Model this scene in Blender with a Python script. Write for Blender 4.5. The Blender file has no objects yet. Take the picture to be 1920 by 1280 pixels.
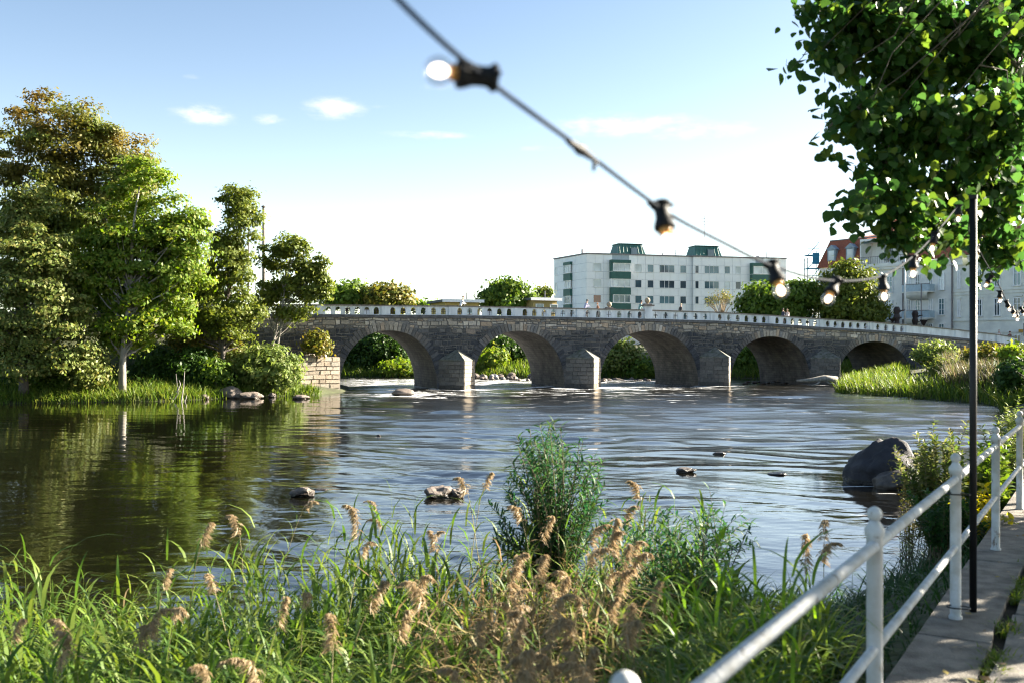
import bpy, bmesh, math, random
import numpy as np
from mathutils import Vector, Matrix, noise as mnoise

R = math.radians
random.seed(7)
SC = bpy.context.scene
COL = SC.collection

# ------------------------------------------------------------------ camera, sky, sun, exposure
F = 1867.0                      # focal length in photograph pixels (35 mm on a 36 mm sensor)
CAM_Z = 3.65                    # eye height above the river
HOR = 652.0
cam = bpy.data.cameras.new('camera')
cam.lens = 35.0; cam.sensor_width = 36.0
cam.shift_y = (HOR - 640.0) / 1920.0
cam.clip_start = 0.05; cam.clip_end = 5000
cam.dof.use_dof = True; cam.dof.focus_distance = 30.0; cam.dof.aperture_fstop = 2.8
camo = bpy.data.objects.new('camera', cam); COL.objects.link(camo)
camo.location = (0, 0, CAM_Z); camo.rotation_euler = (R(90), 0, 0)
SC.camera = camo

SUN_AZ, SUN_EL = 21.0, 22.0     # azimuth from +X towards +Y
world = bpy.data.worlds.new('World'); SC.world = world; world.use_nodes = True


def build_sky():
    nt = world.node_tree; N = nt.nodes; L = nt.links
    bg = N['Background']; bg.inputs[1].default_value = 0.05
    sky = N.new('ShaderNodeTexSky'); sky.sky_type = 'NISHITA'; sky.sun_disc = False
    sky.sun_elevation = R(SUN_EL); sky.sun_rotation = R(90 - SUN_AZ)
    sky.air_density = 0.6; sky.dust_density = 1.0; sky.ozone_density = 2.0
    tc = N.new('ShaderNodeTexCoord')
    sep = N.new('ShaderNodeSeparateXYZ'); L.new(tc.outputs['Generated'], sep.inputs[0])

    def m(op, a, b=None, c=None):
        n = N.new('ShaderNodeMath'); n.operation = op
        for i, v in enumerate((a, b, c)):
            if v is None: continue
            if hasattr(v, 'is_output'): L.new(v, n.inputs[i])
            else: n.inputs[i].default_value = v
        return n.outputs[0]
    az = m('ARCTAN2', sep.outputs[0], sep.outputs[1])
    el = m('ARCSINE', sep.outputs[2])
    com = N.new('ShaderNodeCombineXYZ')
    L.new(m('MULTIPLY', az, 30.0), com.inputs[0]); L.new(m('MULTIPLY', el, 75.0), com.inputs[1])
    nz = N.new('ShaderNodeTexNoise'); nz.inputs['Scale'].default_value = 1.1
    nz.inputs['Detail'].default_value = 7.0; nz.inputs['Roughness'].default_value = 0.6
    L.new(com.outputs[0], nz.inputs['Vector'])
    # a handful of small fair-weather clouds: azimuth, elevation, half width, half height (degrees), density
    clouds = [(-17.2, 12.6, 1.9, .62, 1.5), (-10.1, 13.3, 1.9, .72, 1.5), (-13.6, 12.5, 1.2, .4, 1.1), (-4.6, 12.0, 3.4, .33, 1.0),
              (6.3, 12.5, 5.5, .8, 1.2), (10.5, 12.1, 4.6, .7, 1.1), (1.6, 11.3, 2.6, .28, .8), (-4.2, 14.6, 2.0, .4, .7),
              (-7.6, 13.5, 1.2, .25, .6), (-17.8, 14.5, 1.2, .25, .6), (-38, 16, 5, 1.2, 1.2), (40, 20, 7, 1.4, 1.2), (70, 17, 6, 1.0, 1.0)]
    acc = None
    for a, e, w, h, d in clouds:
        dx = m('DIVIDE', m('SUBTRACT', az, R(a)), R(w)); dy = m('DIVIDE', m('SUBTRACT', el, R(e)), R(h))
        r2 = m('ADD', m('MULTIPLY', dx, dx), m('MULTIPLY', dy, dy))
        v = m('MULTIPLY', m('EXPONENT', m('MULTIPLY', r2, -1.0)), d)
        acc = v if acc is None else m('MAXIMUM', acc, v)
    dens = m('MULTIPLY', acc, m('ADD', nz.outputs[0], -0.05))
    rr = N.new('ShaderNodeMapRange'); rr.interpolation_type = 'SMOOTHSTEP'
    rr.inputs['From Min'].default_value = 0.2; rr.inputs['From Max'].default_value = 0.8
    rr.inputs['To Max'].default_value = 0.9
    L.new(dens, rr.inputs['Value'])
    mix = N.new('ShaderNodeMix'); mix.data_type = 'RGBA'
    # pale summer haze low in the sky, the same all round
    hz = m('EXPONENT', m('MULTIPLY', m('ABSOLUTE', el), -1.0 / R(6.2)))
    vm = N.new('ShaderNodeVectorMath'); vm.operation = 'SCALE'; vm.inputs[0].default_value = (4.3, 3.8, 2.0); L.new(hz, vm.inputs['Scale'])
    va = N.new('ShaderNodeVectorMath'); va.operation = 'ADD'; L.new(sky.outputs[0], va.inputs[0]); L.new(vm.outputs[0], va.inputs[1])
    L.new(rr.outputs[0], mix.inputs['Factor']); L.new(va.outputs[0], mix.inputs[6])
    mix.inputs[7].default_value = (4.0, 4.0, 4.05, 1)
    tn = N.new('ShaderNodeMix'); tn.data_type = 'RGBA'; tn.blend_type = 'MULTIPLY'; tn.inputs['Factor'].default_value = 1; tn.inputs[7].default_value = (1.02, 1.02, .91, 1)
    L.new(mix.outputs[2], tn.inputs[6]); L.new(tn.outputs[2], bg.inputs[0])


build_sky()
sun = bpy.data.lights.new('sun', 'SUN'); sun.energy = 5.0; sun.angle = R(0.53); sun.color = (1.0, 0.90, 0.74)
suno = bpy.data.objects.new('sun', sun); COL.objects.link(suno)
SUN_DIR = Vector((math.cos(R(SUN_EL)) * math.cos(R(SUN_AZ)), math.cos(R(SUN_EL)) * math.sin(R(SUN_AZ)), math.sin(R(SUN_EL))))
suno.rotation_euler = SUN_DIR.to_track_quat('Z', 'Y').to_euler()
suno.location = SUN_DIR * 300
SC.view_settings.view_transform = 'Standard'; SC.view_settings.look = 'None'
SC.view_settings.gamma = 1.0; SC.view_settings.use_curve_mapping = False
SC.view_settings.exposure = 2.7
SC.render.engine = 'CYCLES'
SC.cycles.max_bounces = 8; SC.cycles.transparent_max_bounces = 12
SC.cycles.caustics_reflective = False; SC.cycles.caustics_refractive = False
SC.cycles.use_denoising = True
SC.cycles.pixel_filter_type = 'BLACKMAN_HARRIS'; SC.cycles.filter_width = 1.15


# ------------------------------------------------------------------ helpers
def P(px, py, Y):
    """the point at distance Y that the photograph shows at pixel px, py"""
    return Vector(((px - 960) / F * Y, Y, CAM_Z - (py - HOR) / F * Y))


def GY(py, z=0.0):
    return (CAM_Z - z) * F / (py - HOR)


LOC = {}


def tag(o, label=None, cat=None, group=None, kind=None):
    if label: o['label'] = label
    if cat: o['category'] = cat
    if group: o['group'] = group
    if kind: o['kind'] = kind
    return o


def empty(name, loc, label=None, cat=None, group=None, kind=None):
    o = bpy.data.objects.new(name, None); COL.objects.link(o)
    o.location = loc; o.empty_display_size = .3
    LOC[o.name] = Vector(loc)
    return tag(o, label, cat, group, kind)


def attach(o, parent):
    if parent is not None:
        o.parent = parent
        if parent.name in LOC: o.matrix_parent_inverse = Matrix.Translation(-LOC[parent.name])
    return o


def link(name, me, parent=None, mat=None):
    if mat is not None: me.materials.append(mat)
    o = bpy.data.objects.new(name, me); COL.objects.link(o)
    return attach(o, parent)


def copy_tree(o, parent=None):
    c = o.copy(); COL.objects.link(c)
    if parent is not None: c.parent = parent
    for ch in list(o.children): copy_tree(ch, c)
    return c


class MB:
    def __init__(self): self.v = []; self.f = []; self.c = []

    def add(self, vs, fs, col=None):
        b = len(self.v); self.v += [tuple(p) for p in vs]
        self.f += [tuple(i + b for i in q) for q in fs]
        if col is not None: self.c += [col] * len(vs)
        return self

    def box(self, x0, x1, y0, y1, z0, z1):
        return self.hexa([(x0, y0, z0), (x1, y0, z0), (x1, y1, z0), (x0, y1, z0), (x0, y0, z1), (x1, y0, z1), (x1, y1, z1), (x0, y1, z1)])

    def hexa(self, p, col=None):
        return self.add(p, [(0, 3, 2, 1), (4, 5, 6, 7), (0, 1, 5, 4), (1, 2, 6, 5), (2, 3, 7, 6), (3, 0, 4, 7)], col)

    def tube(self, pts, rad, n=8, cap=True):
        pts = [Vector(p) for p in pts]
        if not hasattr(rad, '__len__'): rad = [rad] * len(pts)
        prev = None; vs = []; fs = []
        for i, p in enumerate(pts):
            t = (pts[min(i + 1, len(pts) - 1)] - pts[max(i - 1, 0)]).normalized()
            if prev is None:
                a = Vector((0, 0, 1)) if abs(t.z) < .9 else Vector((1, 0, 0))
                u = t.cross(a).normalized()
            else:
                u = (prev - t * prev.dot(t)).normalized()
            prev = u; w = t.cross(u)
            for k in range(n):
                an = 2 * math.pi * k / n
                vs.append(p + (u * math.cos(an) + w * math.sin(an)) * rad[i])
        for i in range(len(pts) - 1):
            for k in range(n):
                fs.append((i * n + k, i * n + (k + 1) % n, (i + 1) * n + (k + 1) % n, (i + 1) * n + k))
        if cap:
            fs.append(tuple(range(n - 1, -1, -1))); e = (len(pts) - 1) * n; fs.append(tuple(range(e, e + n)))
        return self.add(vs, fs)

    def lathe(self, prof, n=16, M=None):
        vs = []; fs = []
        for r, z in prof:
            for k in range(n):
                a = 2 * math.pi * k / n; vs.append(Vector((r * math.cos(a), r * math.sin(a), z)))
        if M is not None: vs = [M @ v for v in vs]
        for i in range(len(prof) - 1):
            for k in range(n): fs.append((i * n + k, i * n + (k + 1) % n, (i + 1) * n + (k + 1) % n, (i + 1) * n + k))
        fs.append(tuple(range(n - 1, -1, -1))); e = (len(prof) - 1) * n; fs.append(tuple(range(e, e + n)))
        return self.add(vs, fs)

    def build(self, name, mat, parent=None, smooth=False, label=None, kind=None):
        me = bpy.data.meshes.new(name); me.from_pydata(self.v, [], self.f)
        if self.c and len(self.c) == len(self.v):
            a = me.color_attributes.new('Col', 'FLOAT_COLOR', 'POINT')
            a.data.foreach_set('color', np.array([(c[0], c[1], c[2], 1) for c in self.c], 'f').ravel())
        if smooth: me.polygons.foreach_set('use_smooth', [True] * len(me.polygons))
        o = link(name, me, parent, mat)
        if label: o['label'] = label
        if kind: o['kind'] = kind
        return o


def np_mesh(name, V, Fq, mat, parent=None, smooth=False):
    """numpy vertices and equal-sized faces into one mesh"""
    me = bpy.data.meshes.new(name)
    V = np.ascontiguousarray(V, 'f'); Fq = np.ascontiguousarray(Fq, 'i'); k = Fq.shape[1]
    me.vertices.add(len(V)); me.vertices.foreach_set('co', V.ravel())
    me.loops.add(Fq.size); me.loops.foreach_set('vertex_index', Fq.ravel())
    me.polygons.add(len(Fq)); me.polygons.foreach_set('loop_start', np.arange(0, Fq.size, k, dtype='i'))
    me.polygons.foreach_set('loop_total', np.full(len(Fq), k, 'i'))
    if smooth: me.polygons.foreach_set('use_smooth', np.ones(len(Fq), bool))
    me.update(calc_edges=True)
    return link(name, me, parent, mat)


class Fr:
    """a vertical facade frame: s runs along the wall to the right, d outwards (towards the viewer's side), z up"""
    def __init__(self, x, y, ux, uy):
        l = math.hypot(ux, uy); self.o = (x, y); self.u = (ux / l, uy / l); self.n = (self.u[1], -self.u[0])

    def p(self, s, d, z):
        return Vector((self.o[0] + self.u[0] * s + self.n[0] * d, self.o[1] + self.u[1] * s + self.n[1] * d, z))

    def s_of(self, px):
        k = (px - 960) / F
        return (k * self.o[1] - self.o[0]) / (self.u[0] - k * self.u[1])

    def y_of(self, s): return self.o[1] + self.u[1] * s

    def z_of(self, s, py): return CAM_Z - (py - HOR) / F * self.y_of(s)

    def box(self, mb, s0, s1, d0, d1, z0, z1, col=None):
        return mb.hexa([self.p(s0, d1, z0), self.p(s1, d1, z0), self.p(s1, d0, z0), self.p(s0, d0, z0),
                        self.p(s0, d1, z1), self.p(s1, d1, z1), self.p(s1, d0, z1), self.p(s0, d0, z1)], col)


# ------------------------------------------------------------------ materials
MATS = {}


def new_mat(name):
    m = bpy.data.materials.new(name); m.use_nodes = True
    N = m.node_tree.nodes; L = m.node_tree.links
    return m, N, L, N['Principled BSDF']


def noise_node(N, L, scale, detail=5, coord='Object', rough=.55, stretch=None):
    tc = N.new('ShaderNodeTexCoord'); nz = N.new('ShaderNodeTexNoise')
    nz.inputs['Scale'].default_value = scale; nz.inputs['Detail'].default_value = detail; nz.inputs['Roughness'].default_value = rough
    src = tc.outputs[coord]
    if stretch:
        mp = N.new('ShaderNodeMapping'); mp.inputs['Scale'].default_value = stretch
        L.new(src, mp.inputs[0]); src = mp.outputs[0]
    L.new(src, nz.inputs['Vector'])
    return nz


def ramp(N, stops):
    r = N.new('ShaderNodeValToRGB'); e = r.color_ramp.elements
    while len(e) < len(stops): e.new(.5)
    for x, (pos, c) in zip(e, stops): x.position = pos; x.color = (*c, 1)
    return r


def plain(name, col, rough=.6, metal=0.0, var=.25, scale=3.0, bump=.0, bscale=40, spec=.4, dirt=None, stretch=None):
    """paint, plaster, metal ...: one colour with soft uneven wear and fine relief"""
    if name in MATS: return MATS[name]
    m, N, L, b = new_mat(name)
    nz = noise_node(N, L, scale, 6, stretch=stretch)
    lo = tuple(c * (1 - var) for c in col); hi = tuple(min(1, c * (1 + var * .6)) for c in col)
    if dirt: lo = dirt
    r = ramp(N, [(.3, lo), (.62, hi)])
    L.new(nz.outputs[0], r.inputs[0]); L.new(r.outputs[0], b.inputs['Base Color'])
    b.inputs['Roughness'].default_value = rough; b.inputs['Metallic'].default_value = metal
    b.inputs['Specular IOR Level'].default_value = spec
    if bump:
        n2 = noise_node(N, L, bscale, 4); bp = N.new('ShaderNodeBump'); bp.inputs['Strength'].default_value = bump
        bp.inputs['Distance'].default_value = .02
        L.new(n2.outputs[0], bp.inputs['Height']); L.new(bp.outputs[0], b.inputs['Normal'])
    MATS[name] = m
    return m


def leaf_mat(name, cols, trans=.4, rough=.5, tint=None, tz=None, tcol=1.25):
    """foliage: every leaf its own tone, sunlight shining through"""
    m, N, L, b = new_mat(name)
    g = N.new('ShaderNodeNewGeometry')
    n = len(cols); r = ramp(N, [((i + .5) / n if n > 1 else .5, c) for i, c in enumerate(cols)])
    L.new(g.outputs['Random Per Island'], r.inputs[0])
    col = r.outputs[0]
    if tint is not None:
        nz = noise_node(N, L, .35, 4)
        sx = N.new('ShaderNodeSeparateXYZ'); L.new(g.outputs['Position'], sx.inputs[0])
        mr = N.new('ShaderNodeMapRange'); mr.inputs['From Min'].default_value = tz[0]; mr.inputs['From Max'].default_value = tz[1]
        L.new(sx.outputs[2], mr.inputs['Value'])
        mu = N.new('ShaderNodeMath'); mu.operation = 'MULTIPLY'; L.new(mr.outputs[0], mu.inputs[0])
        r2 = ramp(N, [(.35, (0, 0, 0)), (.6, (1, 1, 1))]); L.new(nz.outputs[0], r2.inputs[0]); L.new(r2.outputs[0], mu.inputs[1])
        mx = N.new('ShaderNodeMix'); mx.data_type = 'RGBA'
        L.new(mu.outputs[0], mx.inputs['Factor']); L.new(col, mx.inputs[6]); mx.inputs[7].default_value = (*tint, 1)
        col = mx.outputs[2]
    L.new(col, b.inputs['Base Color']); b.inputs['Roughness'].default_value = rough
    b.inputs['Specular IOR Level'].default_value = .22
    t = N.new('ShaderNodeBsdfTranslucent')
    hs = N.new('ShaderNodeHueSaturation'); hs.inputs['Value'].default_value = tcol; hs.inputs['Saturation'].default_value = 1.1
    hs.inputs['Hue'].default_value = .49
    L.new(col, hs.inputs['Color']); L.new(hs.outputs[0], t.inputs['Color'])
    ms = N.new('ShaderNodeMixShader'); ms.inputs[0].default_value = trans
    L.new(b.outputs[0], ms.inputs[1]); L.new(t.outputs[0], ms.inputs[2])
    L.new(ms.outputs[0], N['Material Output'].inputs[0])
    MATS[name] = m
    return m


def stone_mat(name, attr=True, base=(.2, .19, .18), rough=.85, bump=.6, scale=6, wet=False):
    m, N, L, b = new_mat(name)
    nz = noise_node(N, L, scale, 7, rough=.65)
    if attr:
        a = N.new('ShaderNodeVertexColor'); a.layer_name = 'Col'; src = a.outputs[0]
    else:
        rg = N.new('ShaderNodeRGB'); rg.outputs[0].default_value = (*base, 1); src = rg.outputs[0]
    r = ramp(N, [(.25, (.55, .55, .56)), (.5, (.95, .95, .95)), (.75, (1.35, 1.3, 1.22))]); L.new(nz.outputs[0], r.inputs[0])
    mx = N.new('ShaderNodeMix'); mx.data_type = 'RGBA'; mx.blend_type = 'MULTIPLY'; mx.inputs['Factor'].default_value = 1
    L.new(src, mx.inputs[6]); L.new(r.outputs[0], mx.inputs[7]); L.new(mx.outputs[2], b.inputs['Base Color'])
    b.inputs['Roughness'].default_value = rough; b.inputs['Specular IOR Level'].default_value = .3
    if wet:                                     # stone soaked dark along the waterline
        g = N.new('ShaderNodeNewGeometry'); sx = N.new('ShaderNodeSeparateXYZ'); L.new(g.outputs['Position'], sx.inputs[0])
        ad = N.new('ShaderNodeMath'); ad.operation = 'MULTIPLY_ADD'; L.new(nz.outputs[0], ad.inputs[0]); ad.inputs[1].default_value = -.22; L.new(sx.outputs[2], ad.inputs[2])
        mr = N.new('ShaderNodeMapRange'); mr.inputs['From Min'].default_value = -.02; mr.inputs['From Max'].default_value = .04; L.new(ad.outputs[0], mr.inputs['Value'])
        wr = ramp(N, [(0, (.28, .27, .24)), (1, (1, 1, 1))]); L.new(mr.outputs[0], wr.inputs[0])
        m3 = N.new('ShaderNodeMix'); m3.data_type = 'RGBA'; m3.blend_type = 'MULTIPLY'; m3.inputs['Factor'].default_value = 1
        L.new(mx.outputs[2], m3.inputs[6]); L.new(wr.outputs[0], m3.inputs[7]); L.new(m3.outputs[2], b.inputs['Base Color'])
        rr = ramp(N, [(0, (.25, .25, .25)), (1, (rough, rough, rough))]); L.new(mr.outputs[0], rr.inputs[0]); L.new(rr.outputs[0], b.inputs['Roughness'])
    n2 = noise_node(N, L, scale * 3, 6, rough=.7); bp = N.new('ShaderNodeBump'); bp.inputs['Strength'].default_value = bump; bp.inputs['Distance'].default_value = .05
    L.new(n2.outputs[0], bp.inputs['Height']); L.new(bp.outputs[0], b.inputs['Normal'])
    MATS[name] = m
    return m


def glass_mat(name, col, rough=.06):
    m, N, L, b = new_mat(name)
    nz = noise_node(N, L, .35, 2)
    r = ramp(N, [(.35, tuple(c * .55 for c in col)), (.65, col)]); L.new(nz.outputs[0], r.inputs[0]); L.new(r.outputs[0], b.inputs['Base Color'])
    b.inputs['Roughness'].default_value = rough; b.inputs['Specular IOR Level'].default_value = .7
    MATS[name] = m
    return m


def water_mat():
    m, N, L, b = new_mat('river_water')
    g = N.new('ShaderNodeNewGeometry')
    b.inputs['Base Color'].default_value = (.005, .0045, .0025, 1)
    b.inputs['Roughness'].default_value = .03; b.inputs['IOR'].default_value = 1.9
    b.inputs['Specular IOR Level'].default_value = .5

    def nz(scale, stretch, detail, rough=.55, dist=0.0, off=(0, 0, 0), rot=0):
        mp = N.new('ShaderNodeMapping'); mp.inputs['Scale'].default_value = stretch; mp.inputs['Location'].default_value = off
        mp.inputs['Rotation'].default_value = (0, 0, rot)
        L.new(g.outputs['Position'], mp.inputs[0])
        n = N.new('ShaderNodeTexNoise'); n.inputs['Scale'].default_value = scale; n.inputs['Detail'].default_value = detail
        n.inputs['Roughness'].default_value = rough; n.inputs['Distortion'].default_value = dist
        L.new(mp.outputs[0], n.inputs['Vector']); return n.outputs[0]

    def m2(op, a, c=None, d=None):
        n = N.new('ShaderNodeMath'); n.operation = op
        for i, v in enumerate((a, c, d)):
            if v is None: continue
            if hasattr(v, 'is_output'): L.new(v, n.inputs[i])
            else: n.inputs[i].default_value = v
        return n.outputs[0]

    def rng(v, a, c, lo=0.0, hi=1.0):
        n = N.new('ShaderNodeMapRange'); n.interpolation_type = 'SMOOTHSTEP'
        n.inputs['From Min'].default_value = a; n.inputs['From Max'].default_value = c
        n.inputs['To Min'].default_value = lo; n.inputs['To Max'].default_value = hi
        L.new(v, n.inputs['Value']); return n.outputs[0]
    sp = N.new('ShaderNodeSeparateXYZ'); L.new(g.outputs['Position'], sp.inputs[0])
    X, Y = sp.outputs[0], sp.outputs[1]
    # the current runs through the arches and spreads out; the pool along the left bank is calm
    lane = rng(m2('ADD', X, m2('MULTIPLY', Y, .16)), -4.0, 4.0)
    patch = rng(nz(.11, (1, .45, 1), 3, off=(3, 1, 0)), .36, .64)
    rapid = rng(Y, 64.0, 84.0)
    amp = m2('ADD', m2('MULTIPLY', lane, m2('ADD', m2('MULTIPLY', patch, .9), .35)), m2('MULTIPLY', rapid, m2('MULTIPLY', lane, .6)))
    quiet = m2('MULTIPLY', rng(m2('ADD', X, m2('MULTIPLY', Y, -.12)), -3.5, 2.5), rng(Y, 58.0, 34.0, 0.0, 1.0))
    amp = m2('ADD', m2('MULTIPLY', m2('MULTIPLY', amp, m2('SUBTRACT', 1.0, m2('MULTIPLY', quiet, .65))), .9), .17)
    swell = nz(.5, (.55, 1.0, 1), 3, .5, .4, rot=.25)
    chop = nz(1.9, (.5, 1.0, 1), 4, .6, .6, rot=.15)
    fine = nz(7.0, (.6, 1.0, 1), 3, .6)
    h = m2('ADD', m2('MULTIPLY', chop, .016), m2('MULTIPLY', fine, .0055))
    h = m2('MULTIPLY', h, amp)
    # unresolved chop of the open, faster water
    rg = m2('ADD', m2('MULTIPLY', m2('MULTIPLY', lane, rng(Y, 20.0, 52.0)), m2('ADD', m2('MULTIPLY', patch, .05), .14)), .03)
    L.new(rg, b.inputs['Roughness'])
    bp = N.new('ShaderNodeBump'); bp.inputs['Strength'].default_value = 1.0; bp.inputs['Distance'].default_value = 1.0
    L.new(h, bp.inputs['Height']); L.new(bp.outputs[0], b.inputs['Normal'])
    # white water below and between the piers
    fm = nz(1.1, (.35, 1.5, 1), 6, .68, .8, off=(9, 4, 0))
    zone = m2('MULTIPLY', rng(Y, 60.0, 80.0), rng(Y, 126.0, 116.0))
    zone2 = m2('MULTIPLY', rng(Y, 84.0, 92.0), rng(Y, 122.0, 112.0))
    left = rng(X, 24.0, 8.0, .25, 1.0)
    thr = m2('ADD', m2('MULTIPLY', m2('MULTIPLY', zone, left), .08), m2('MULTIPLY', m2('MULTIPLY', zone2, left), .09))
    # broken water round the stones and below the pier noses
    for fx, fy, rx, ry, k in ((9.6, 26.6, 1.9, 1.3, .085), (8.4, 26.2, 1.6, .5, .08), (-4.6, 88.0, 2.4, 3.5, .12), (7.5, 92.0, 2.2, 3.5, .12), (20.6, 96.5, 2.2, 3.5, .12), (31.0, 99.0, 2.0, 3.0, .1), (-8.3, 77.0, 3.2, 2.6, .13), (-1.9, 24.6, 1.0, .5, .08)):
        dx = m2('MULTIPLY', m2('SUBTRACT', X, fx), 1 / rx); dy = m2('MULTIPLY', m2('SUBTRACT', Y, fy), 1 / ry)
        thr = m2('ADD', thr, m2('MULTIPLY', m2('EXPONENT', m2('MULTIPLY', m2('ADD', m2('MULTIPLY', dx, dx), m2('MULTIPLY', dy, dy)), -1.0)), k))
    foam = rng(m2('ADD', fm, thr), .64, .735)
    foam = m2('MULTIPLY', foam, m2('MULTIPLY', lane, rng(Y, 12.0, 34.0)))
    fo = N.new('ShaderNodeBsdfDiffuse'); fo.inputs[0].default_value = (.78, .79, .8, 1)
    ms = N.new('ShaderNodeMixShader'); L.new(foam, ms.inputs[0]); L.new(b.outputs[0], ms.inputs[1]); L.new(fo.outputs[0], ms.inputs[2])
    L.new(ms.outputs[0], N['Material Output'].inputs[0])
    return m


def ground_mat():
    m, N, L, b = new_mat('bank_soil')
    nz = noise_node(N, L, .6, 8); r = ramp(N, [(.3, (.035, .03, .018)), (.5, (.05, .06, .02)), (.7, (.075, .085, .03))])
    L.new(nz.outputs[0], r.inputs[0]); L.new(r.outputs[0], b.inputs['Base Color']); b.inputs['Roughness'].default_value = .95
    n2 = noise_node(N, L, 5, 6); bp = N.new('ShaderNodeBump'); bp.inputs['Strength'].default_value = .8; bp.inputs['Distance'].default_value = .1
    L.new(n2.outputs[0], bp.inputs['Height']); L.new(bp.outputs[0], b.inputs['Normal'])
    return m


M_STONE = stone_mat('bridge_stone'); M_MORTAR = stone_mat('lime_mortar', False, (.15, .145, .14), bump=.4, scale=4)
M_BARK = plain('bark', (.10, .085, .07), .9, var=.5, scale=5, bump=.8, bscale=18, stretch=(1, 1, .25))
M_GREYBARK = plain('grey_bark', (.26, .24, .21), .9, var=.45, scale=4, bump=.6, bscale=18, stretch=(1, 1, .3))
M_TWIG = plain('twig', (.12, .10, .06), .8, var=.4)
def rail_paint():
    m = plain('white_rail_paint', (.48, .50, .52), .5, var=.12, scale=9, bump=.15, bscale=60, dirt=(.36, .355, .33)); N = m.node_tree.nodes; L = m.node_tree.links; b = N['Principled BSDF']
    src = b.inputs['Base Color'].links[0].from_socket
    n = noise_node(N, L, 16, 8, rough=.75, stretch=(1, 1, .45)); r = ramp(N, [(.60, (0, 0, 0)), (.66, (1, 1, 1))]); L.new(n.outputs[0], r.inputs[0])
    mx = N.new('ShaderNodeMix'); mx.data_type = 'RGBA'; L.new(r.outputs[0], mx.inputs['Factor']); L.new(src, mx.inputs[6]); mx.inputs[7].default_value = (.15, .105, .07, 1); L.new(mx.outputs[2], b.inputs['Base Color'])
    n3 = noise_node(N, L, 3, 4); r3 = ramp(N, [(.35, (.42, .42, .42)), (.65, (.62, .62, .62))]); L.new(n3.outputs[0], r3.inputs[0]); L.new(r3.outputs[0], b.inputs['Roughness'])
    return m


M_WHITE = rail_paint()
M_BLACK = plain('black_metal', (.006, .007, .009), .5, var=.4, spec=.3)
M_RUBBER = plain('black_rubber', (.007, .008, .011), .6, var=.3, spec=.25)
M_CABLE = plain('dark_cable', (.004, .008, .016), .8, var=.3, spec=.1)
M_CONC = plain('concrete', (.16, .145, .125), .9, var=.5, scale=7, bump=.6, bscale=70)
M_SLAB = plain('paving', (.17, .155, .135), .9, var=.45, scale=5, bump=.5, bscale=60)
M_RENDER = plain('painted_parapet', (.66, .70, .74), .8, var=.22, scale=1.6, dirt=(.47, .5, .53), bump=.2, bscale=20, stretch=(1, 1, .25))
M_COPE = plain('coping_stone', (.20, .175, .155), .85, var=.35, scale=3, bump=.4, bscale=20)
M_CORNICE = plain('cornice_stone', (.11, .11, .115), .85, var=.4, scale=3, bump=.4, bscale=15)
M_IRON = plain('dark_iron', (.03, .02, .018), .6, var=.3)
M_ASPH = plain('asphalt', (.06, .06, .06), .9, var=.3, scale=4, bump=.4)
M_PALEGLASS = glass_mat('curtained_glass', (.62, .68, .70)); M_DARKGLASS = glass_mat('dark_glass', (.06, .10, .13)); M_TEALGLASS = glass_mat('blue_glass', (.12, .22, .26))
M_FRAME = plain('white_frame', (.78, .79, .8), .5, var=.08)
M_ROCK = stone_mat('river_rock', False, (.17, .14, .12), .75, .9, 4, wet=True)
M_DARKROCK = stone_mat('dark_boulder', False, (.034, .033, .038), .7, 1.0, 3, wet=True)

# ------------------------------------------------------------------ river and ground
RIVER = np.array([(-80, -2), (-30, 4.6), (-14, 7.4), (-6, 8.4), (-2, 9.3), (1, 10.1), (3.2, 11.0), (5.2, 12.8), (8, 17.5), (12, 24), (17, 33), (22, 44),
                  (26, 53), (30, 60), (31.5, 66), (29.3, 73), (27.0, 81), (27.4, 84), (31.5, 92), (33, 99), (37, 110), (40, 118), (36, 121), (22, 119), (0, 122), (-22, 123),
                  (-60, 130), (-220, 160), (-220, 140), (-60, 114), (-24, 103), (-15.0, 92), (-14.2, 83), (-15.5, 78), (-18, 75.5), (-24, 68.5), (-34, 65), (-50, 60), (-120, 40)], float)


def river_dist(X, Y):
    """signed distance to the river's edge: negative in the water"""
    sh = X.shape; q = np.stack([X.ravel(), Y.ravel()], 1)
    best = np.full(len(q), 1e9); inside = np.zeros(len(q), bool)
    for a, b in zip(RIVER, np.roll(RIVER, -1, 0)):
        e = b - a; t = np.clip(((q - a) @ e) / (e @ e), 0, 1)
        d = q - a - t[:, None] * e
        best = np.minimum(best, np.hypot(d[:, 0], d[:, 1]))
        c = ((a[1] > q[:, 1]) != (b[1] > q[:, 1]))
        with np.errstate(divide='ignore', invalid='ignore'):
            xx = (b[0] - a[0]) * (q[:, 1] - a[1]) / (b[1] - a[1]) + a[0]
        inside ^= c & (q[:, 0] < xx)
    return np.where(inside, -best, best).reshape(sh)


def path_d(X, Y):
    """distance from the railing line, positive towards the river"""
    return -.856 * (X + .99) + .518 * Y


PATH_Z = 1.97


def smooth(x, a, b):
    t = np.clip((x - a) / (b - a), 0, 1); return t * t * (3 - 2 * t)


def ground_z(X, Y):
    X = np.asarray(X, float); Y = np.asarray(Y, float)
    d = river_dist(X, Y); dp = path_d(X, Y)
    far = .12 + .22 * np.minimum(d, 6) + .11 * np.clip(d - 6, 0, 40)
    far = np.minimum(far, 4.4)
    near = 1.86 * np.clip(d / (d + np.maximum(dp - .1, 0) + .02), 0, 1) ** .8
    w = smooth(Y, 92, 80) * np.where((X < -12) & (Y > 36), 0, 1)
    z = near * w + far * (1 - w)
    z = np.where(d > 0, z, np.maximum(-1.6, d * .35))
    # low hump where the quay meets the right end of the bridge
    z = z + np.where(d > 0, 1.7 * np.exp(-((X - 52) ** 2 + (Y - 97) ** 2) / 120.0) * w, 0)
    return z


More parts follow.
